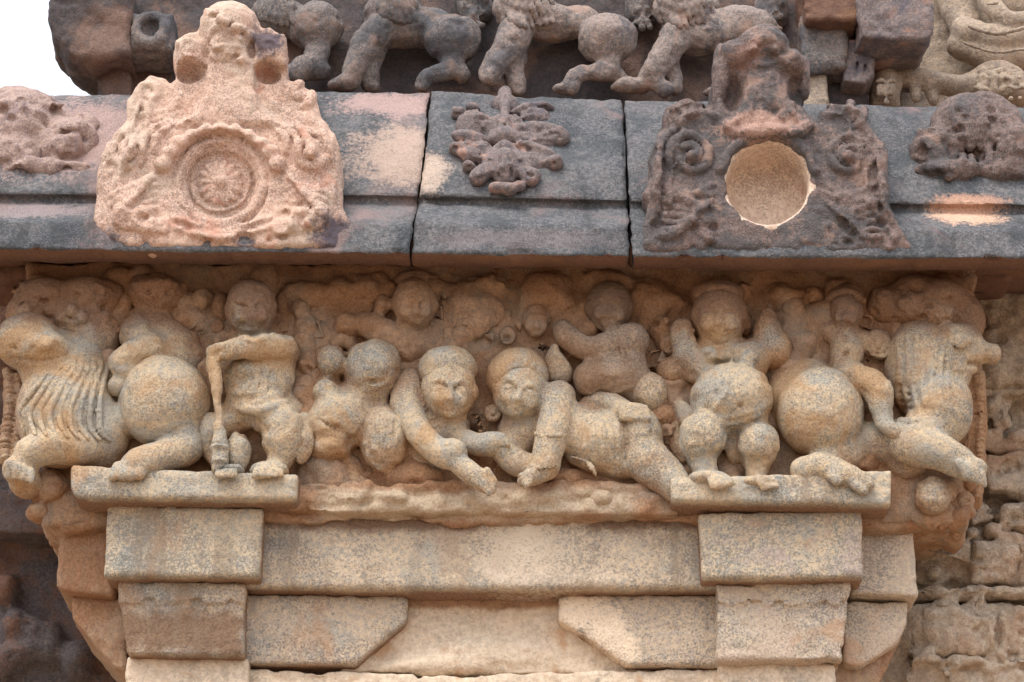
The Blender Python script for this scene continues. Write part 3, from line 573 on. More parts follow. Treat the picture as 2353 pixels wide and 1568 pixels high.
s.c([(1283,912,150,38),(1278,955,165,37),(1267,1005,172,34),(1254,1062,170,30)],k=8).e(1250,1075,170,32,24,32).c([(1245,1082,175,24),(1222,1096,180,18),(1200,1108,178,11)],k=6)
s.e(1200,1000,95,60,60,55).c([(1240,960,110,40),(1190,1020,110,40)]).c([(1150,1030,130,22),(1180,1058,140,26),(1215,1075,140,24)]).e(1150,1035,150,26,22,24)
s.e(1375,1015,130,85,66,68).e(1320,980,120,60,50,60).e(1472,1005,135,50,62,56,k=14).c([(1478,1050,140,48),(1520,1085,150,40),(1560,1125,160,30)],k=10).e(1420,1060,120,50,40,50)
s.e(1450,948,165,42,20,28,k=8).c([(1440,945,160,16),(1400,925,140,18),(1350,930,120,18)])
for i in range(4): s.c([(1430,932+i*9,188,8),(1482+i*3,938+i*8,192,6.5)],k=2)
for i, x in enumerate((1345,1366,1388,1405,1422)): s.l([(x-4,965+i*2,3.5),(x,1015,5),(x-2,1064,4)],.15,4)
s.l([(1434,970,2.5),(1440,1010,3),(1436,1062,2.5)],-.1,4,True); s.l([(1495,990,3),(1500,1030,3)],-.2,3,True)
for i in range(4): s.c([(1226-i*2,1082+i*8,198,7),(1196+i*4,1094+i*8,196,5.5)],k=2)
orns = [Carve(k=3), Carve(k=3)]
for y, r in ((992,37),(998,37),(1066,33),(1072,33)):
    orn = orns[y > 1000]; q = [(1266-(y-992)*.2+math.cos(a)*r, y-math.sin(a)*-7+0, 172+math.sin(a)*r, 3.6) for a in np.linspace(.1, PI-.1, 12)]; orn.c(q, smooth=False)
sash = Carve(k=3); sash.c([(1310,1050,160,4),(1345,1058,168,4),(1362,1078,172,4),(1370,1095,165,3)])
er = Carve(k=3,h=4); er.ring(1133,949,128,14,5).e(1133,949,125,9,9,12)
hair = Carve(k=6); hair.e(1190,866,140,69,62,71); hair.poly(T(1060,900, 1138,886, 1180,848, 1225,850, 1250,905, 1330,930, 1330,1000, 1060,1000), 60, 300, sub=True, rnd=2, ref=205)
for i in range(9): hair.l([(1136+i*13,868-18*math.sin(i/8*PI),3),(1128+i*14,850-28*math.sin(i/8*PI),3.5)],.1,3)
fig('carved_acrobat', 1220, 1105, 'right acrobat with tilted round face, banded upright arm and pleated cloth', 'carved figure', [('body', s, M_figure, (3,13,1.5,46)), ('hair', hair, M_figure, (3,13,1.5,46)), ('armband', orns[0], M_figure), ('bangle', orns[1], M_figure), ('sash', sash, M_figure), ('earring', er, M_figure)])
# ---- hidden head between
s = Carve(k=8); s.e(1495,905,135,38,44,44); s.e(1478,880,110,30,26,30)
fig('peeping_figure', 1495, 905, 'smooth ball-shaped head beside the hand resting on the pleated hip', 'carving', [('body', s, M_figure)])
# ---- upper right dwarf
s = Carve(h=5.4); face(s, 1400, 702, 135, 52, 56, 55, wear=.45); s.e(1405,655,85,60,24,45).e(1480,690,60,40,60,40)
s.c([(1430,812,120,36),(1455,778,150,33),(1400,792,150,27),(1350,800,150,24),(1318,785,150,24),(1292,758,145,22)],k=8)
s.e(1400,820,80,60,50,50).e(1410,865,125,74,46,60).e(1348,872,140,30,36,42).c([(1440,850,120,50),(1470,900,110,40)]).e(1300,775,150,22,24,26)
s.l([(1360,742,3),(1400,762,4),(1440,745,3)],.4,3); s.l([(1425,785,3),(1432,820,3)],.4,3); s.l([(1350,850,3),(1400,860,3.5),(1460,846,3)],.3,3)
s.l([(1330,900,3),(1390,905,4),(1450,890,3)],.1,4)
fig('carved_dwarf', 1400, 890, 'dark-faced dwarf above the pleated hips, forearm bent across the chest, under the cornice joint', 'carved figure', [('body', s, stone('shaded_granite', light=(.42,.31,.22), mid=(.33,.25,.19), dark=(.10,.10,.10), stain=(.30,.19,.12), stain_amt=.4, speck=.5, grain=90, patch=6, seed=81, bands=[(690,160,80,(.20,.13,.09),.85,None,None)]), (3,16,1.6,55))])  # darker copy of the carved granite, shade under the cornice put into its colour
# ---- small carvings on the back wall
for x, y, rx, ry, lab, kind in [(1232,735,32,40,'small child-like face beside the bent hand, above the tilted acrobat head','f'), (1048,770,30,24,'small block-shaped lump above the capped acrobat head','b'),
        (1165,774,22,22,'small ring-shaped lump with a pitted centre between the acrobats and the cornice','r'), (1153,726,24,22,'small square lump just above the ring-shaped one','b')]:
    s = Carve(k=8)
    if kind == 'f': face(s, x, y, 118, rx, ry, 36, wear=.5)
    elif kind == 'b': s.box(x-rx, y-ry, x+rx, y+ry, 20, 128, rnd=12); s.b(x+5, y+3, 9, 7, -.3, 5, True)
    else: s.e(x, y, 105, rx, ry, 32); s.b(x, y+5, 10, 8, 0, 5, True); s.ring(x, y, 128, 15, 5)
    fig('carved_boss', x, y, lab, 'carved boss', [('boss', s, M_back, (3,20,2,60))], group='small bosses on the back wall')
s = Carve(k=6); s.c([(1274,802,120,16),(1274,825,130,22),(1284,858,130,30)]).e(1284,862,125,32,26,34); s.l([(1252,832,3),(1275,842,3),(1298,832,3)],.2,3); s.b(1274,800,12,9,.3)
fig('carved_bud', 1284, 860, 'flower bud hanging beside the ear of the tilted acrobat face', 'carved bud', [('bud', s, M_figure)], group='small bosses on the back wall')
s = Carve(); s.c([(1360,1120,95,20),(1372,1155,110,18)]).e(1378,1148,120,30,26,30).e(1420,1140,100,36,24,30); s.l([(1392,1120,4),(1394,1165,4)],0,4,True)
fig('carved_fragment', 1390, 1150, 'worn pair of small feet on the slab below the pleated acrobat', 'carving', [('body', s, M_back)], group='small bosses on the back wall')
# ---- worn bits of leaf and drapery cut between the figures
rs = random.Random(21)
for lab, pts in [('worn leaf clump between the club dwarf and the crouching figure', [(700,800,40),(715,850,34),(708,760,36),(690,720,30)]),
        ('worn leaf clump between the left rider and the club dwarf', [(455,760,34),(448,820,26),(462,700,36)]),
        ('worn drapery folds left of the big-bellied dwarf', [(1520,760,34),(1535,800,28),(1510,930,26),(1530,1000,30)]),
        ('worn leaf clump between the big-bellied dwarf and the slim rider', [(1835,760,40),(1850,800,34),(1822,720,34),(1870,690,30)])]:
    s = Carve(k=12)
    for x, y, r in pts: s.e(x, y, 98, r, r*.9, 46)
    for i in range(16):
        x, y, r = rs.choice(pts); s.b(x+rs.uniform(-r,r)*.7, y+rs.uniform(-r,r)*.7, rs.uniform(6,11), rs.uniform(5,9), .2 if i%3 else -.2, 5, i%3==0)
    fig('carved_leafage', pts[0][0], pts[0][1], lab, 'carved foliage', [('leaves', s, M_back, (5,16,3,45))], group='worn foliage between the figures')
# ---- big-bellied dwarf
s = Carve(h=5.4); face(s, 1653, 722, 148, 60, 66, 64, wear=.5)
s.e(1655,825,105,80,52,62).e(1610,850,140,36,34,40).e(1722,832,150,44,40,46,k=8).e(1682,914,172,94,74,76,k=9).e(1686,1035,135,20,34,26,k=8)
s.c([(1604,850,130,30),(1576,815,150,24),(1570,785,155,20),(1562,755,155,19)]).c([(1572,770,160,9),(1574,745,162,6)]).e(1542,858,110,32,34,40)
s.c([(1730,820,120,34),(1778,806,140,30),(1764,770,145,22),(1766,745,145,20)]).c([(1764,745,150,14),(1768,708,145,10)]).e(1782,808,140,30,32,34)
s.c([(1640,960,150,50),(1620,1000,165,50)]).e(1614,1006,180,54,50,52,k=6).c([(1612,1045,160,36),(1622,1085,165,28)]).e(1628,1102,185,46,17,42,k=8)
s.c([(1715,970,140,44),(1738,1015,150,42)]).e(1742,1022,172,46,50,50,k=6).c([(1740,1060,150,34),(1738,1095,160,26)]).e(1742,1112,180,42,15,40,k=8)
for i in range(5): s.c([(1634+i*9,1100-i,222,7),(1640+i*10,1118-i*2,224,7)],k=2); s.c([(1748+i*8,1108-i,216,7),(1754+i*8.5,1124-i*2,216,6.5)],k=2)
for i in range(4): s.c([(1548+i*8,770,172,7),(1550+i*8,738+abs(i-1)*4,168,6)],k=2); s.c([(1754+i*8,745,160,7),(1756+i*8,712+abs(i-1)*5,158,6)],k=2)
s.c([(1584,775,170,7),(1592,758,168,5)],k=2)
s.b(1700,930,7,6,0,4,True); s.l([(1600,940,4),(1670,975,5.5),(1750,950,4)],.3,5); s.l([(1590,925,3.5),(1665,960,4),(1755,935,3.5)],.2,5); s.b(1627,818,24,20,.1,10); s.b(1720,826,22,18,.1,10); s.l([(1700,1035,3),(1722,1042,3)],0,3)
s.l([(1548,985,5),(1552,1030,6),(1580,1070,5)],.2,5)
th = Carve(k=4); q = [(1690,790),(1672,830),(1668,870),(1672,900),(1650,940)]; th.c([(x,y,s.surf(x,y)+1.5,5) for x,y in [(p[0],p[1]) for p in spline(q,4)]],smooth=False)
cl = Carve(k=5)
for i in range(5): cl.c([(1558+i*6,930+i*14,140,13),(1600+i*6,945+i*11,165,11),(1650+i*4,960+i*6,185,6)])
cl.c([(1558,930,120,20),(1548,990,110,22),(1570,1050,110,16)])
s.l([(1610,790,3.2),(1655,812,4.5),(1705,790,3.2)],.4,3); s.l([(1620,782,2.5),(1655,798,3),(1695,782,2.5)],.4,3); s.b(1656,818,9,9,.4,3)
for p_ in ([(1560,790,3),(1592,786,3)],[(1762,772,3),(1790,784,3)],[(1748,750,3),(1776,752,3)],[(1590,1072,3.5),(1640,1078,3.5)],[(1722,1082,3.5),(1762,1084,3.5)]): s.l(p_,.4,3)
s.l([(1600,792,3.6),(1655,822,5),(1712,792,3.6)],.5,3)
s.l([(1692,800,3.2),(1674,850,3.6),(1668,900,3.6),(1640,945,3.2)],.55,3)
hr = Carve(k=5); hr.e(1652,680,138,61,30,60)
for i in range(9): hr.b(1604+i*12,680-20*math.sin(i/8*PI),9,9,.2)
for q in (-1,1): s.e(1653+q*62,745,120,15,24,24)
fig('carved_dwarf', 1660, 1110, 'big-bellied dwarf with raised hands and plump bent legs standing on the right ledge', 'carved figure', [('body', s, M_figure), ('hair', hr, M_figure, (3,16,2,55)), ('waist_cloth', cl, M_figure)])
# ---- right lion
s = Carve(); s.e(1856,935,95,106,104,90,k=6).e(1884,948,155,97,98,90,k=6)
s.c([(1945,1030,130,44),(1900,1070,160,34),(1845,1082,185,30)]).c([(1880,1070,190,30),(1935,1088,200,26),(1975,1108,205,20)],k=8)
for p in ((1925,1106),(1982,1126),(1998,1112),(1968,1118)): s.c([(p[0]-14,p[1]-14,214,13),(p[0],p[1],218,11)],k=3)
s.e(2118,850,120,86,112,80).e(2158,940,140,74,84,74).e(2020,1020,110,90,50,60).e(2110,1005,150,74,48,60,k=16).e(2080,1050,100,60,60,60)
s.e(2198,796,140,60,48,60).e(2180,850,130,50,60,60).box(2210,786,2262,826,60,185,rnd=14,k=12).c([(2240,806,150,32),(2276,816,150,20)],k=8).e(2282,812,150,16,17,18).c([(2200,838,150,20),(2232,846,160,15)],k=6)
s.c([(2085,1020,165,44),(2150,1035,185,38),(2205,1062,185,30)],k=10).e(2232,1078,180,36,24,38)
for i in range(4): s.c([(2206+i*17,1064+i*8,222-i*6,11),(2222+i*13,1094+i*7,215-i*6,9)],k=3)
s.b(2206,786,15,11,.35); s.l([(2222,834,3.5),(2250,836,3),(2276,826,2.5)],0,3,True); s.b(2276,806,5,4,-.2,2,True)
for i in range(5): s.b(2228+i*9,829,4,6,.2,2)
for i in range(5): s.l([(2150-i*3,785+i*17,3),(2168,792+i*17,4.5),(2190-i*2,806+i*15,3)],.3,3)
if 1: s.e(2172,752,150,16,24,22,rot=-20,k=6)
s.b(2206,792,9,6,.5); s.l([(2180,784,4),(2206,774,5),(2232,784,4)],.3)
for i in range(4): s.l([(2178,800+i*13,3.5),(2196,812+i*12,4),(2218,818+i*9,3)],.2,3)
for i in range(6): s.l([(2060,885+i*17,3),(2085,890+i*17,3.5),(2110,885+i*17,2)],-.3,3,True)
for i in range(7): s.l([(2062+i*21,770,3.5),(2066+i*19,840,4.5),(2060+i*20,900,4.5),(2072+i*20,950,3)],.35,3)
for i in range(0): s.l([(2070+i*28,780,4),(2076+i*26,850,5),(2080+i*22,930,3)],.1,6)
mane = Carve(k=8); mane.e(2160,690,125,62,44,70,k=12).e(2100,672,115,50,34,60,k=12).e(2090,712,130,40,34,60,k=12).e(2040,706,100,54,44,60,k=12).e(2205,735,95,58,66,66,k=16).e(2145,735,120,60,34,70,k=12)
for i in range(13): mane.l([(2012+(i*67)%225+math.cos(a)*(4+a*2.0), 665+(i*37)%80+math.sin(a)*(4+a*2.0), 3.6) for a in np.linspace(0,6.5,9)],.4,3,n=2)
for i in range(8): mane.b(2000+(i*61)%230,670+(i*29)%70,9,8,-.2,5,True)
braid = Carve(k=5)
braid.c([(2215,850,70,38),(2222,950,60,38),(2225,1060,50,34),(2215,1150,40,28)])
for i in range(23): braid.e(2238+8*math.sin(i*.17), 870+i*13, 70-i*1.2, 22, 8.5, 52)
for i in range(16): braid.e(2213+14*math.sin(i*.2), 865+i*13, 115-i*3, 9, 7, 16)
fig('carved_lion', 2130, 1100, 'rearing lion at the right corner, snout pointing right, with ball-like haunch and stretched foreleg', 'carved lion',
    [('body', s, M_figure, (3.5,13,1.5,46)), ('crest', mane, M_figure, (4,14,1.5,50)), ('braid', braid, M_figure)])
s = Carve(k=8)
rs = random.Random(77)
for i in range(34): s.e(rs.uniform(2070,2230), rs.uniform(1095,1200), rs.uniform(70,100), rs.uniform(10,24), rs.uniform(8,18), rs.uniform(16,30), rot=rs.uniform(0,180), k=9)
fig('carved_leafage', 2150, 1190, 'lumpy worn foliage around the small heads at the right corner', 'carved foliage', [('leaves', s, M_side, (4,16,2.6,45))], group='worn foliage between the figures')
# ---- right rider and shield
s = Carve(k=10); face(s, 1944, 716, 145, 36, 42, 42, yaw=-.2, wear=.4); s.e(1945,805,125,36,58,42).c([(1930,770,130,24),(1895,752,120,22),(1860,735,100,20)]).c([(1965,775,120,22),(1995,790,125,18),(2012,796,125,16)])
s.e(1940,850,130,36,30,40).c([(1946,862,150,33),(1985,878,175,31),(2018,898,190,28),(2024,935,190,24),(2032,968,190,19)],k=8).c([(2030,972,192,18),(2052,990,195,15),(2066,1000,192,11)],k=5)
s.l([(1912,848,3),(1940,856,3),(1968,846,3)],.2,3); s.b(1945,780,9,7,-.2,3,True); s.b(1944,813,9,7,-.2,3,True)
hr = Carve(k=5); hr.e(1942,690,115,48,34,50).e(1915,705,105,26,30,36)
for i in range(9): hr.b(1902+i*10,690-20*math.sin(i/8*PI),9,9,.2)
for i in range(2): hr.b(1902,696+i*12,8,8,.2)
fig('carved_rider', 1950, 1000, 'slim rider with curly hair and bent bare leg astride the right lion haunch', 'carved figure', [('body', s, M_figure), ('hair', hr, M_figure)])
s = Carve(k=4); s.e(2019,794,120,33,33,26); s.ring(2019,794,140,26,5).ring(2019,794,145,15,4).e(2019,794,146,7,7,8)
fig('carved_shield', 2019, 794, 'small round shield with concentric rings held beside the slim rider', 'carved shield', [('disc', s, M_figure)])
s = Carve(k=8); face(s, 2142, 1137, 130, 38, 38, 40, yaw=.2, wear=.3); s.e(2175,1130,110,22,26,30)
fig('peeping_figure', 2142, 1137, 'small round head peering out below the right lion foreleg', 'carving', [('body', s, M_figure)])
s = Carve(k=8); s.e(2216,1157,90,24,27,30).e(2200,1195,60,24,26,30).e(2195,1225,40,16,16,20).c([(2206,1130,80,20),(2216,1150,85,20)]); s.b(2222,1150,6,5,0,3,True)
fig('peeping_figure', 2216, 1160, 'tiny knob-like head hanging at the very right corner under the paw', 'carving', [('body', s, M_figure)])
# ================================================================ carvings on and above the cornice
def spiral(cx, cy, r0, r1, turns, a0=0, n=22, rad=4, flip=1):
    return [(cx+flip*math.cos(a0+t*turns*2*PI)*(r0+(r1-r0)*t), cy+math.sin(a0+t*turns*2*PI)*(r0+(r1-r0)*t), rad) for t in np.linspace(0, 1, n)]
# ---- pink gable
OUT = T(214,500, 219,440, 224,385, 246,330, 270,302, 294,272, 293,225, 312,196, 345,168, 378,176, 392,190, 402,172, 397,112, 405,88, 436,72, 462,70, 478,36, 500,13, 525,7, 556,12, 580,34, 594,62, 620,60, 642,74, 654,104, 657,182, 690,190, 722,216, 733,264, 762,302, 781,348, 787,405, 785,470, 806,520, 812,560, 796,566, 500,566, 290,562, 248,548, 222,520)
s = Carve(h=5.5, k=8, back=20); s.poly(OUT, 262, 322, rnd=12); s.poly([p for p in OUT if p[1] < 470], 70, 318, rnd=12, ref=320)
s.poly(T(300,565, 250,540, 240,440, 262,360, 320,300, 400,270, 505,262, 620,270, 700,300, 752,360, 766,440, 770,560, 780,565), 240, 336, rnd=14, k=10, smooth=False)
s.c([(525,70,325,62),(528,120,322,50)],k=20).e(524,55,325,62,50,45,k=14)                       # knob on top
s.poly(T(478,130, 580,130, 586,200, 612,250, 650,285, 400,285, 440,255, 466,210), 300, 352, rnd=14, k=12)   # flaring neck
s.e(525,128,350,44,16,16,k=8); s.e(495,132,352,16,12,12); s.e(556,132,352,16,12,12)
s.box(401,84,470,142,230,352,rnd=20,k=10); s.box(582,72,654,142,230,356,rnd=20,k=10)
for i in range(34): s.b(470+(i*53)%112, 18+(i*31)%130, 6+(i%4)*2, 5+(i%3)*2, .25 if i%3 else -.2, 4, i%3==0)
for sd in (-1,1): s.l([(525+sd*12,60,4),(525+sd*34,66,5),(525+sd*44,92,4)],.3,4); s.e(525+sd*22,92,366,13,10,12,k=4); s.l(spiral(525+sd*90,108,4,22,1.3,0,rad=4.5,flip=sd),.4,3)
s.l([(490,112,5),(525,104,6),(560,112,5)],.3,4); 
s.e(434,166,330,30,22,44,sub=True,k=8); s.e(618,168,330,30,22,44,sub=True,k=8)
for i in range(5): s.l([(490+i*18,150,4),(488+i*18,210,4.5),(462+i*31,262,4)],.2,4)
for q, cx in ((-1, 345), (1, 690)): s.l(spiral(cx, 215, 4, 34, 1.3, 0, flip=q, rad=6),.2,5)
for q in (-1, 1):
    for j in range(3):
        s.l([(515+q*(95+j*4),215+j*22,4),(515+q*(130+j*6),255+j*16,6),(515+q*(190+j*6),268+j*18,6),(515+q*(238+j*2),310+j*22,5)],.3,5)
for i, a in enumerate(np.linspace(math.radians(200), math.radians(340), 11)):                  # scalloped arch
    s.b(507+math.cos(a)*138, 418+math.sin(a)*118, 21, 17, .45, 5)
s.poly(circ(507,418,112),322,420,sub=True,rnd=3,k=5,ref=334); s.ring(507,420,324,94,11,k=4); s.poly(circ(507,420,78),300,420,sub=True,rnd=3,k=4,ref=326); s.e(507,420,296,62,62,18,k=8); s.ring(507,420,303,64,5,k=3)
for i in range(14):
    a = i/14*2*PI; s.l([(507+math.cos(a)*18,420+math.sin(a)*18,4),(507+math.cos(a)*46,420+math.sin(a)*46,7)],.3,3)
s.b(507,420,13,13,.3,4)
for q, cx in ((-1, 300), (1, 712)):
    s.l(spiral(cx, 350, 5, 46, 1.7, .6, n=34, flip=-q, rad=7),.25,5); s.b(cx,350,14,12,.3)
    for j in range(5): s.l([(cx+q*-58,410+j*17,5),(cx+q*-8,428+j*16,7),(cx+q*40,452+j*15,5)],.3,5)
    for j in range(3): s.l([(cx+q*50,300+j*8,4),(cx+q*(62-j*9),380,5),(cx+q*(58-j*9),450,4)],.2,4)
for j in range(2): s.l([(400,500+j*22,5),(507,528+j*20,7),(620,500+j*22,5)],.3,5)
for q, cx in ((-1, 330), (1, 690)): s.l(spiral(cx, 500, 5, 28, 1.2, 1.2, flip=q, rad=7),.3,5)
for f_ in (.93,.80):
    for sd in (-1, 1):
        pts_ = [(507+(x-507)*f_, 400+(y-400)*f_) for x, y in OUT if (x-507)*sd > 60 and 190 < y < 540]
        if sd > 0: pts_ = pts_
        if len(pts_) > 2: s.l([(x,y,4.5) for x, y in pts_],.35,4,n=3)
for sd in (-1, 1):
    for j in range(4): s.l([(507+sd*(150+j*14),395+j*18,4),(507+sd*(185+j*12),425+j*17,6),(507+sd*(235+j*4),440+j*20,5)],.45,4)
    for j in range(3): s.l([(507+sd*(118+j*26),290-j*4,4),(507+sd*(150+j*24),318,6),(507+sd*(150+j*30),350+j*6,4)],.45,4)
    s.l(spiral(507+sd*222,498,4,26,1.4,.3,flip=sd,rad=5),.45,4); s.l(spiral(507+sd*140,520,4,22,1.3,2,flip=-sd,rad=5),.45,4)
for i in range(26): s.b(300+(i*97)%420, 280+(i*61)%280, 7,6,-.25,4,True) if math.hypot(300+(i*97)%420-507, 280+(i*61)%280-418) > 150 else None
for x, y, r in ((255,480,10),(475,555,14),(560,548,20),(620,552,9),(690,470,10),(650,545,13),(335,560,12),(430,525,8),(300,535,9)): s.b(x,y,r,r*.7,-.1,5,True)
med = fig('horseshoe_gable', 505, 585, 'pale pink horseshoe gable with carved flower medallion and knob on top', 'gable ornament', [('gable', s, M_kuduL, (3,13,1.8,55))], group='horseshoe gables on the cornice')
# ---- dark gable
OUT = T(1474,576, 1478,520, 1492,462, 1482,440, 1498,395, 1492,350, 1512,308, 1532,290, 1522,262, 1530,240, 1560,228, 1606,232, 1622,250, 1645,250, 1642,150, 1652,112, 1680,88, 1704,94, 1716,74, 1745,64, 1782,70, 1806,96, 1818,116, 1846,120, 1858,142, 1854,196, 1842,232, 1862,262, 1880,272, 1898,246, 1922,233, 1960,234, 1990,248, 1997,282, 2018,312, 2036,350, 2040,412, 2050,470, 2075,520, 2100,555, 2108,578)
s = Carve(h=5.5, k=8, back=20); s.poly(OUT, 262, 332, rnd=20); s.poly([p for p in OUT if p[1] < 470], 70, 326, rnd=16, ref=330)
s.e(1755,150,318,48,80,42,k=14).e(1760,225,328,56,60,32,k=14).e(1765,285,330,98,34,28,k=16).e(1764,255,330,78,44,28,k=14)
s.e(1752,100,345,60,38,40,k=14).e(1690,122,338,38,32,34,k=12).e(1818,142,338,34,28,32,k=12).e(1755,72,345,30,16,24)
s.e(1684,208,335,24,48,46,sub=True,k=14); s.e(1832,206,335,18,36,40,sub=True,k=12); s.e(1658,165,305,20,70,40,k=12); s.e(1850,180,305,14,50,36,k=10)
for i in range(6): s.l([(1722+i*13,170,4),(1716+i*16,225,4.5),(1694+i*28,282,4)],.2,4)
s.l([(1672,290,9),(1700,306,10),(1764,300,11),(1830,304,10),(1856,288,9)],.3,5)
s.c([(1765+math.cos(a)*112,420+math.sin(a)*112,334,11) for a in np.linspace(math.radians(195),math.radians(345),14)],k=6,smooth=False)
for q, cx in ((-1, 1588), (1, 1950)):
    s.l(spiral(cx, 358, 5, 54, 2.0, .4, n=40, flip=q, rad=6.5),.3,5); s.b(cx,358,13,13,.3); s.l(spiral(cx+q*10, 258, 4, 30, 1.2, 0, flip=q, rad=6),.3,5)
    for j in range(4): s.l([(cx+q*70,300+j*20,5),(cx+q*82,380+j*22,6),(cx+q*(76+j*4),450+j*22,5)],.2,5)
    for j in range(3): s.l([(cx-q*50,425+j*20,5),(cx,450+j*18,7),(cx+q*60,425+j*22,5)],.3,5)
for f_ in (.93,.82):
    for sd in (-1, 1):
        pts_ = [(1765+(x-1765)*f_, 400+(y-400)*f_) for x, y in OUT if (x-1765)*sd > 120 and 225 < y < 560]
        s.l([(x,y,4.5) for x, y in pts_],.35,4,n=3)
for sd in (-1, 1):
    for j in range(4): s.l([(1765+sd*(140+j*18),470+j*14,4),(1765+sd*(175+j*14),500+j*14,6),(1765+sd*(235+j*8),490+j*18,5)],.4,4)
    s.e(1755+sd*26,112,372,12,11,12); s.b(1755+sd*26,112,6,5,.3,3)
s.l([(1725,95,4),(1755,86,5),(1785,95,4)],.4,4); s.l([(1730,142,4),(1755,150,5),(1782,142,4)],.4,4)
rs = random.Random(4)
for i in range(60):
    x = rs.choice([rs.uniform(1490,1650), rs.uniform(1880,2090)]); y = rs.uniform(440,570); s.b(x,y,rs.uniform(6,15),rs.uniform(5,11),.1 if i%3 else -.1,5,i%3==0)
for i in range(24): s.b(rs.uniform(1680,1840),rs.uniform(90,330),rs.uniform(5,10),rs.uniform(5,9),.2,4)
s.poly(circ(1765,418,99), 140, 500, rnd=2, sub=True, k=6, ref=333)
bw = Carve(h=5, k=5, back=20); bw.poly(circ(1765,418,113), 165, 329, rnd=3, ref=333); bw.poly(circ(1765,418,95), 222, 420, rnd=22, sub=True, k=12, ref=333)
fig('horseshoe_gable', 1765, 588, 'dark purple-brown horseshoe gable with a hollow sandy bowl in its centre', 'gable ornament',
    [('gable', s, M_kuduR, (4,13,2.4,50)), ('bowl', bw, M_bowl, (1.2,14,1.0,50))], group='horseshoe gables on the cornice')
# ---- leafy mask on the middle stone
s = Carve(h=4.2, k=6, back=20); cw = lambda x, y: corn_w(x, y)+9
def lf(pts, r): s.c([(x, y, cw(x, y)+8, rr*1.2) for (x, y), rr in zip(pts, r)], k=7)
for x, y, a, b_ in [(1160,300,60,50),(1090,290,50,50),(1160,380,70,46),(1100,350,44,30),(1230,320,66,34),(1220,370,56,34),(1160,240,40,30),(1230,268,40,26),(1070,345,34,30)]: s.e(x, y, cw(x, y)-4, a*.85, b_*.85, 13, k=6)
lf([(1160,214),(1160,250),(1158,290)],[14,9,11]); s.e(1160,300,cw(1160,300)+14,20,34,24); s.e(1160,316,cw(1160,312)+14,38,22,26); s.l([(1128,400,4),(1135,350,5),(1160,335,5),(1186,350,5),(1194,400,4)],.4,4); s.e(1137,322,cw(1137,322)+10,17,14,20); s.e(1186,322,cw(1186,322)+10,17,14,20)
s.e(1160,385,cw(1160,385)+12,33,46,30); s.e(1160,345,cw(1160,345)+12,20,22,26); lf([(1160,340),(1185,360),(1205,395),(1220,410)],[12,12,13,15]); lf([(1158,340),(1132,358),(1115,395),(1095,408)],[12,12,13,15])
for x, y, a, b_, r_ in [(1055,262,19,14,20),(1088,250,18,11,-20),(1108,282,24,15,-50),(1078,318,40,17,-14),(1046,342,15,15,0),(1084,360,32,17,-20),(1078,384,15,12,0),(1108,398,28,17,50),(1205,252,32,13,20),(1248,246,26,10,-10),(1240,298,50,18,-6),(1286,316,22,21,0),(1232,346,48,17,-20),(1274,374,18,17,0),(1208,380,24,14,-50),(1222,404,20,16,0),(1190,300,22,14,0)]:
    s.e(x, y, cw(x, y)+5, a*1.08, b_*1.02, 22, rot=r_, k=3)
s.e(1143,432,cw(1143,432)+8,20,13,18); s.e(1168,434,cw(1168,434)+8,20,14,18); s.e(1192,428,cw(1192,428)+4,16,12,15)
for x, y, r in ((1110,272,9),(1098,337,7),(1215,345,7),(1240,300,9),(1076,332,6),(1062,262,5)): s.b(x,y,r,r*.8,-.1,5,True)
for q_ in ([(1160,225),(1160,290)],[(1150,360),(1146,410)],[(1172,360),(1176,410)],[(1060,325),(1110,308)],[(1200,298),(1285,308)],[(1085,365),(1125,345)],[(1200,335),(1265,360)],[(1195,370),(1215,405)],[(1065,255),(1115,258)]): s.l([(x,y,2.6) for x,y in q_],0,4,True)
for i in range(30): s.b(1045+(i*67)%250, 250+(i*41)%170, 7, 6, .1, 4) if s.surf(1045+(i*67)%250, 250+(i*41)%170) > 20 else None
for x, y in ((1050,262),(1046,340),(1078,384),(1108,408),(1286,316),(1274,374),(1222,404),(1252,246)): s.b(x, y, 6, 5, -.2, 3, True)
for sd in (-1,1):
    for (x0,y0),(x1,y1) in (((40,15),(110,5)),((30,50),(100,55)),((30,-40),(80,-48))): s.l([(1160+sd*x0,315+y0,3),(1160+sd*(x0+x1)/2,315+(y0+y1)/2-5,3.6),(1160+sd*x1,315+y1,2.6)],.3,2)
fig('leaf_mask', 1160, 435, 'mauve carved mask of curling leaves on the middle cornice stone between the two joints', 'carved ornament', [('leaves', s, M_orn, (2,18,1.3,55))])
# ---- worn beasts at the cornice ends
s = Carve(h=6, k=10, back=10); s.e(50,300,150,110,95,90).e(150,340,175,80,70,60).e(195,300,140,40,40,46).e(20,360,190,80,60,60).e(40,240,110,66,34,60).e(120,390,210,110,18,36)
s.l(spiral(55,350,5,34,1.6,0,rad=8),.3,5); s.l(spiral(160,330,5,34,1.5,2,rad=8),.3,5); s.l([(0,395,8),(60,380,9),(110,402,9),(190,392,8)],.2,5)
rs = random.Random(9)
for i in range(46): s.b(rs.uniform(5,215),rs.uniform(225,400),rs.uniform(8,17),rs.uniform(6,13),.1 if i%3 else -.1,6,i%3==0)
fig('cornice_carving', 100, 405, 'worn pinkish foliage carving at the far left of the cornice', 'carved ornament', [('carving', s, M_ornA, (5,14,3,45))], group='worn carvings at the cornice ends')
s = Carve(h=6, k=10, back=10); s.e(2250,310,160,110,100,90).e(2150,350,190,60,60,50).e(2330,360,190,70,80,70).e(2200,290,130,60,60,60).e(2180,395,220,80,26,34).e(2310,400,215,70,30,36)
for i in range(7): s.l([(2190+i*24,250+i*3,5),(2205+i*24,320,7),(2215+i*20,385,5)],.25,5)
rs = random.Random(12)
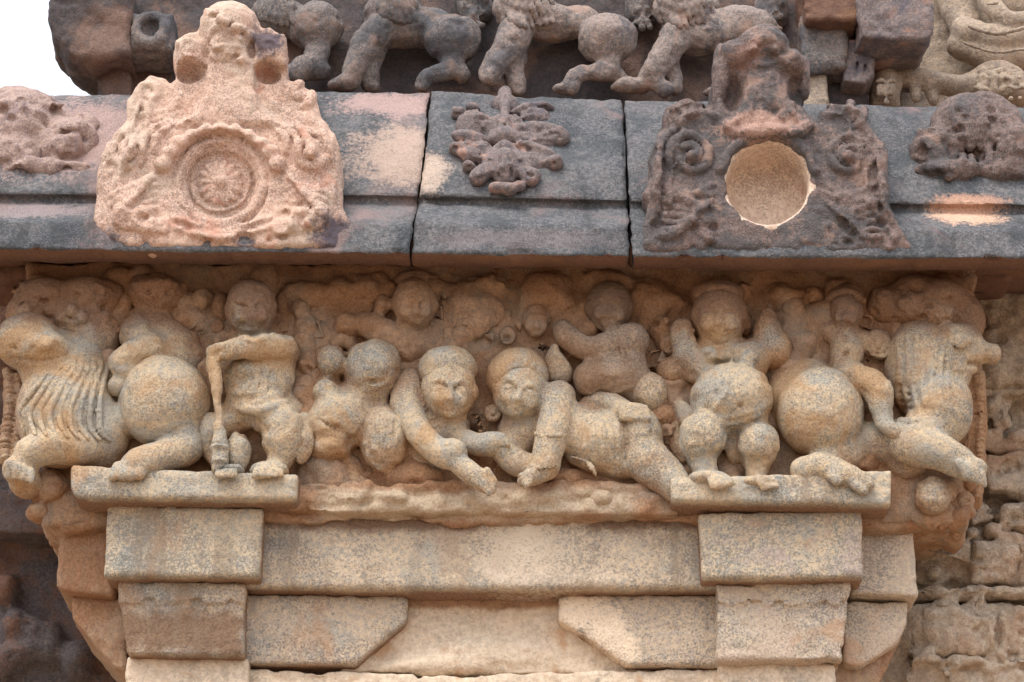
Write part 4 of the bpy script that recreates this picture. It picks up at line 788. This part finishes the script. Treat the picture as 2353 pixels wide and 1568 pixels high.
for i in range(50): s.b(rs.uniform(2110,2350),rs.uniform(240,415),rs.uniform(7,15),rs.uniform(6,13),.1 if i%3 else -.1,6,i%3==0)
s.b(2168,385,13,10,.4); s.b(2185,345,12,16,0,6,True)
fig('cornice_carving', 2240, 425, 'dark worn crouching beast carving at the far right of the cornice', 'carved ornament', [('carving', s, M_kuduR, (5,14,3.4,42))], group='worn carvings at the cornice ends')
# ---------------------------------------------------------------- upper tier
block('upper_wall', 'dark wall behind the row of walking beasts', 'wall', M_upwall, [(T(222,-60, 1998,-60, 1998,330, 222,300), -140, -62)], rough=(9, 9, 3, 38), h=9, seed=41, back=-130)
for x, y, lab in ((1090,20,'knobbly curled tail between the two left beasts'), (1480,25,'knobbly curled tail between the two grey beasts'), (1772,30,'knobbly curled tail beside the top of the dark gable')):
    s = Carve(k=6, back=-120); s.c([(x-30,y+50,-50,12),(x-5,y+20,-30,15),(x+10,y-20,-30,16),(x+5,y-70,-40,16)]); [s.b(x-15+(i*37)%40, y-50+(i*29)%100, 10, 9, .3) for i in range(14)]; s.e(x,y-10,-50,44,60,40)
    fig('carved_tail', x, y+50, lab, 'carving', [('tail', s, M_beast, (5,16,3,45))], group='tails behind the walking beasts')
block('upper_cornice_end', 'dark overhanging stone end silhouetted against the white sky, top left', 'stone block', M_upwall,
      [(T(108,-60, 300,-60, 300,120, 214,134, 172,124, 146,112, 132,90, 118,84, 110,50), -140, 75)], rnd=16, rough=(8,10,3,45), seed=42, h=7, back=-130)
block('upper_pillar', 'dark square stone post under the overhanging end, top left', 'pillar', M_upwall, [(T(216,100, 300,100, 300,260, 222,260), -140, -20)], rnd=8, seed=43, back=-130, rough=(5,10,2,50))
s = Carve(k=10, back=-100); s.box(288,22,398,112,-60,60,rnd=26); s.e(348,60,62,30,26,26,sub=True); s.ring(346,66,58,36,11); s.box(300,100,390,130,-60,30,rnd=10)
fig('carved_boss', 345, 120, 'reddish square boss with a hollow eye, left of the pink gable top', 'carved boss', [('boss', s, M_beast, (4,14,2.5,50))], group='upper bosses')
GB = 'row of walking beasts above the cornice'
def beast(label, body, lines, locks, mat, x, y):
    s = Carve(k=12, back=-120)
    for q in body:
        if isinstance(q, tuple): s.e(*q)
        else: s.c(q)
    parts = [('body', s, mat, (4.5,14,2.6,46))]
    for l_ in lines: s.l(l_, .2, 4)
    if locks:
        m = Carve(k=5, back=-120); x0, y0, x1, y1 = locks
        nrow, ncol = 4, int((x1-x0)/14)
        for j in range(nrow):
            for i in range(ncol):
                xx = x0+(x1-x0)*(i+.5*(j%2))/ncol; yy = y0+(y1-y0)*j/nrow - 6*math.cos(i*.9)
                w_ = s.surf(xx, yy+8)
                if w_ > -40: m.c([(xx-3, yy-4, w_-1, 6), (xx+1, yy+10, w_+3, 6), (xx+6, yy+20, w_+1, 3)])
        if m.ops: parts.append(('mane', m, mat, (2,20,1.5,60)))
    fig('carved_beast', x, y, label, 'carved beast', parts, group=GB)
beast('dark haunch and folded leg of the beast just right of the pink gable', [(640,40,-10,70,50,50),(728,62,0,68,58,60),[(730,110,5,26),(722,142,10,20),(690,158,20,20),(668,180,20,18)],[(690,160,10,20),(740,165,0,22)]], [], (590,-10,680,50), M_beast, 700, 205)
beast('pale-bellied beast striding left, its forepaw nearest the pink gable', [(905,30,10,70,50,56),(920,70,-5,100,42,50),(980,60,0,70,48,50),(1038,92,20,68,60,62),[(872,70,20,40),(838,110,30,32),(815,155,35,25),(800,188,38,20)],(790,193,35,42,16,30),[(860,110,-5,28),(850,160,0,22),(852,200,0,20)],
    [(1040,140,20,26),(1030,165,25,20),(985,178,32,19),(968,200,34,15)],(1062,170,20,18,24,24),[(1040,165,20,20),(1064,180,15,14)]], [[(965,185,3),(958,205,3)],[(975,188,3),(970,207,3)]], (870,-20,960,45), M_beast, 920, 210)
beast('grey beast with a shaggy mane striding left, above the leafy mask', [(1205,20,15,74,60,60),(1265,55,0,90,44,52),(1394,92,20,72,62,62),(1330,50,-10,60,40,40),[(1190,70,25,40),(1170,105,35,34),(1140,145,38,27),(1128,165,38,24)],(1125,182,38,28,20,28),[(1185,130,0,26),(1180,170,5,20),(1190,205,5,20)],
    [(1400,140,20,24),(1395,162,25,20),(1345,168,32,18),(1318,182,34,15),(1312,205,34,13)],(1296,205,30,26,10,20),[(1400,165,10,20),(1440,190,0,20)]], [[(1115,180,3),(1112,196,3)],[(1128,182,3),(1127,198,3)]], (1150,-20,1275,60), M_beastP, 1280, 210)
beast('grey-blue beast with pointed mane locks, striding left beside the dark gable', [(1570,20,15,74,60,60),(1610,85,0,105,42,52),(1700,65,0,90,56,50),[(1555,80,25,38),(1540,110,32,33),(1512,150,36,27),(1496,170,34,24)],(1450,198,20,50,17,28),[(1490,175,30,22),(1525,205,25,20)],[(1540,150,0,24),(1550,200,0,20)],(1650,212,20,40,12,24)], [], (1510,-20,1650,60), M_beastP, 1560, 215)
G3 = 'overhanging stones at top right'
block('overhang_block', 'reddish overhanging block behind the top of the dark gable', 'stone block', M_soffit, [(T(1838,-60, 1990,-60, 1984,18, 1970,46, 1850,46), -120, 70)], rnd=8, seed=51, group=G3, rough=(6,9,2,45), back=-130)
block('overhang_block', 'brown weathered block below the reddish one, beside the dark gable', 'stone block', M_beast, [(T(1836,30, 1958,26, 1954,110, 1946,156, 1850,168), -120, 20)], rnd=12, seed=52, group=G3, rough=(8,12,3,45), back=-130)
block('overhang_block', 'mauve box-shaped stone with a dark underside near the top right', 'stone block', M_orn, [(T(1970,-60, 2140,-60, 2142,70, 2128,92, 1975,86), -190, 90)], rnd=8, seed=53, group=G3, rough=(7,12,3,45), back=-220,
      extra=lambda s: s.e(2050,-60,90,40,20,30))
block('upper_pillar', 'narrow fluted grey post under the mauve box-shaped stone', 'pillar', M_orn, [(T(1936,86, 2016,90, 2010,170, 1990,190, 1938,186), -140, 5)], rnd=6, seed=54, back=-130,
      extra=lambda s: s.l([(1970,90,4),(1970,180,4)],0,4,True) and s.l([(1992,90,4),(1988,180,4)],0,4,True))
block('upper_pillar', 'short buff post standing right behind the dark gable neck', 'pillar', M_pale2, [(T(1848,160, 1900,160, 1906,260, 1848,260), -140, -5)], rnd=8, seed=55, back=-130)
block('upper_side_wall', 'buff wall behind the seated figure at the top right corner', 'wall', M_pale2, [(T(1960,-80, 2700,-80, 2700,420, 1960,420), -300, -215)], rough=(8,9,3,38), h=9, seed=56, back=-290)
s = Carve(k=7, back=-260); s.c([(2190,-40,-170,50),(2205,20,-160,44),(2222,70,-150,36)]).c([(2215,72,-120,34),(2290,92,-95,36),(2380,76,-90,36)]).c([(2205,105,-135,32),(2280,132,-110,34),(2380,124,-110,36)]).e(2345,15,-160,80,66,64)
s.c([(2262,-30,-100,24),(2285,20,-85,24),(2320,48,-70,22),(2380,40,-60,22)]); s.e(2225,80,-110,30,30,34)
for q_ in ([(2225,60,3),(2290,78,4),(2360,62,4)],[(2216,98,3),(2285,120,4),(2360,112,4)],[(2268,10,3),(2292,6,4)],[(2300,30,3),(2312,58,3)]): s.l(q_,.3,4)
fig('carved_figure', 2280, 150, 'seated buff stone figure cut by the frame, only folded legs and arm visible', 'carved figure', [('body', s, M_pale2, (3,14,1.6,50))])
s = Carve(k=9, back=-260); face(s, 2036, 196, -90, 34, 48, 44, wear=.1); s.box(2002,158,2072,240,-160,-78,rnd=18)
s.c([(2075,178,-90,20),(2110,180,-80,22),(2150,190,-80,24),(2200,200,-90,26)]).c([(2100,190,-80,17),(2105,225,-80,14)]).c([(2135,190,-80,20),(2145,230,-80,14)]).e(2240,200,-100,60,34,40)
s.e(2290,180,-90,66,40,46).e(2335,220,-90,50,30,40)
for j in range(4): s.l([(2240+j*4,200-j*12,4),(2275,215-j*16,5),(2330,190-j*12,5),(2353,200-j*10,4)],.3,4)
s.l(spiral(2268,185,4,26,1.4,0,rad=5),.3,4)
for i in range(18): s.b(2260+(i*37)%90,160+(i*23)%70,8,7,.2,4)
fig('carved_figure', 2040, 240, 'crawling creature with square human face and curled scaly tail, top right', 'carved figure', [('body', s, M_pale2, (2.5,14,1.6,50))])
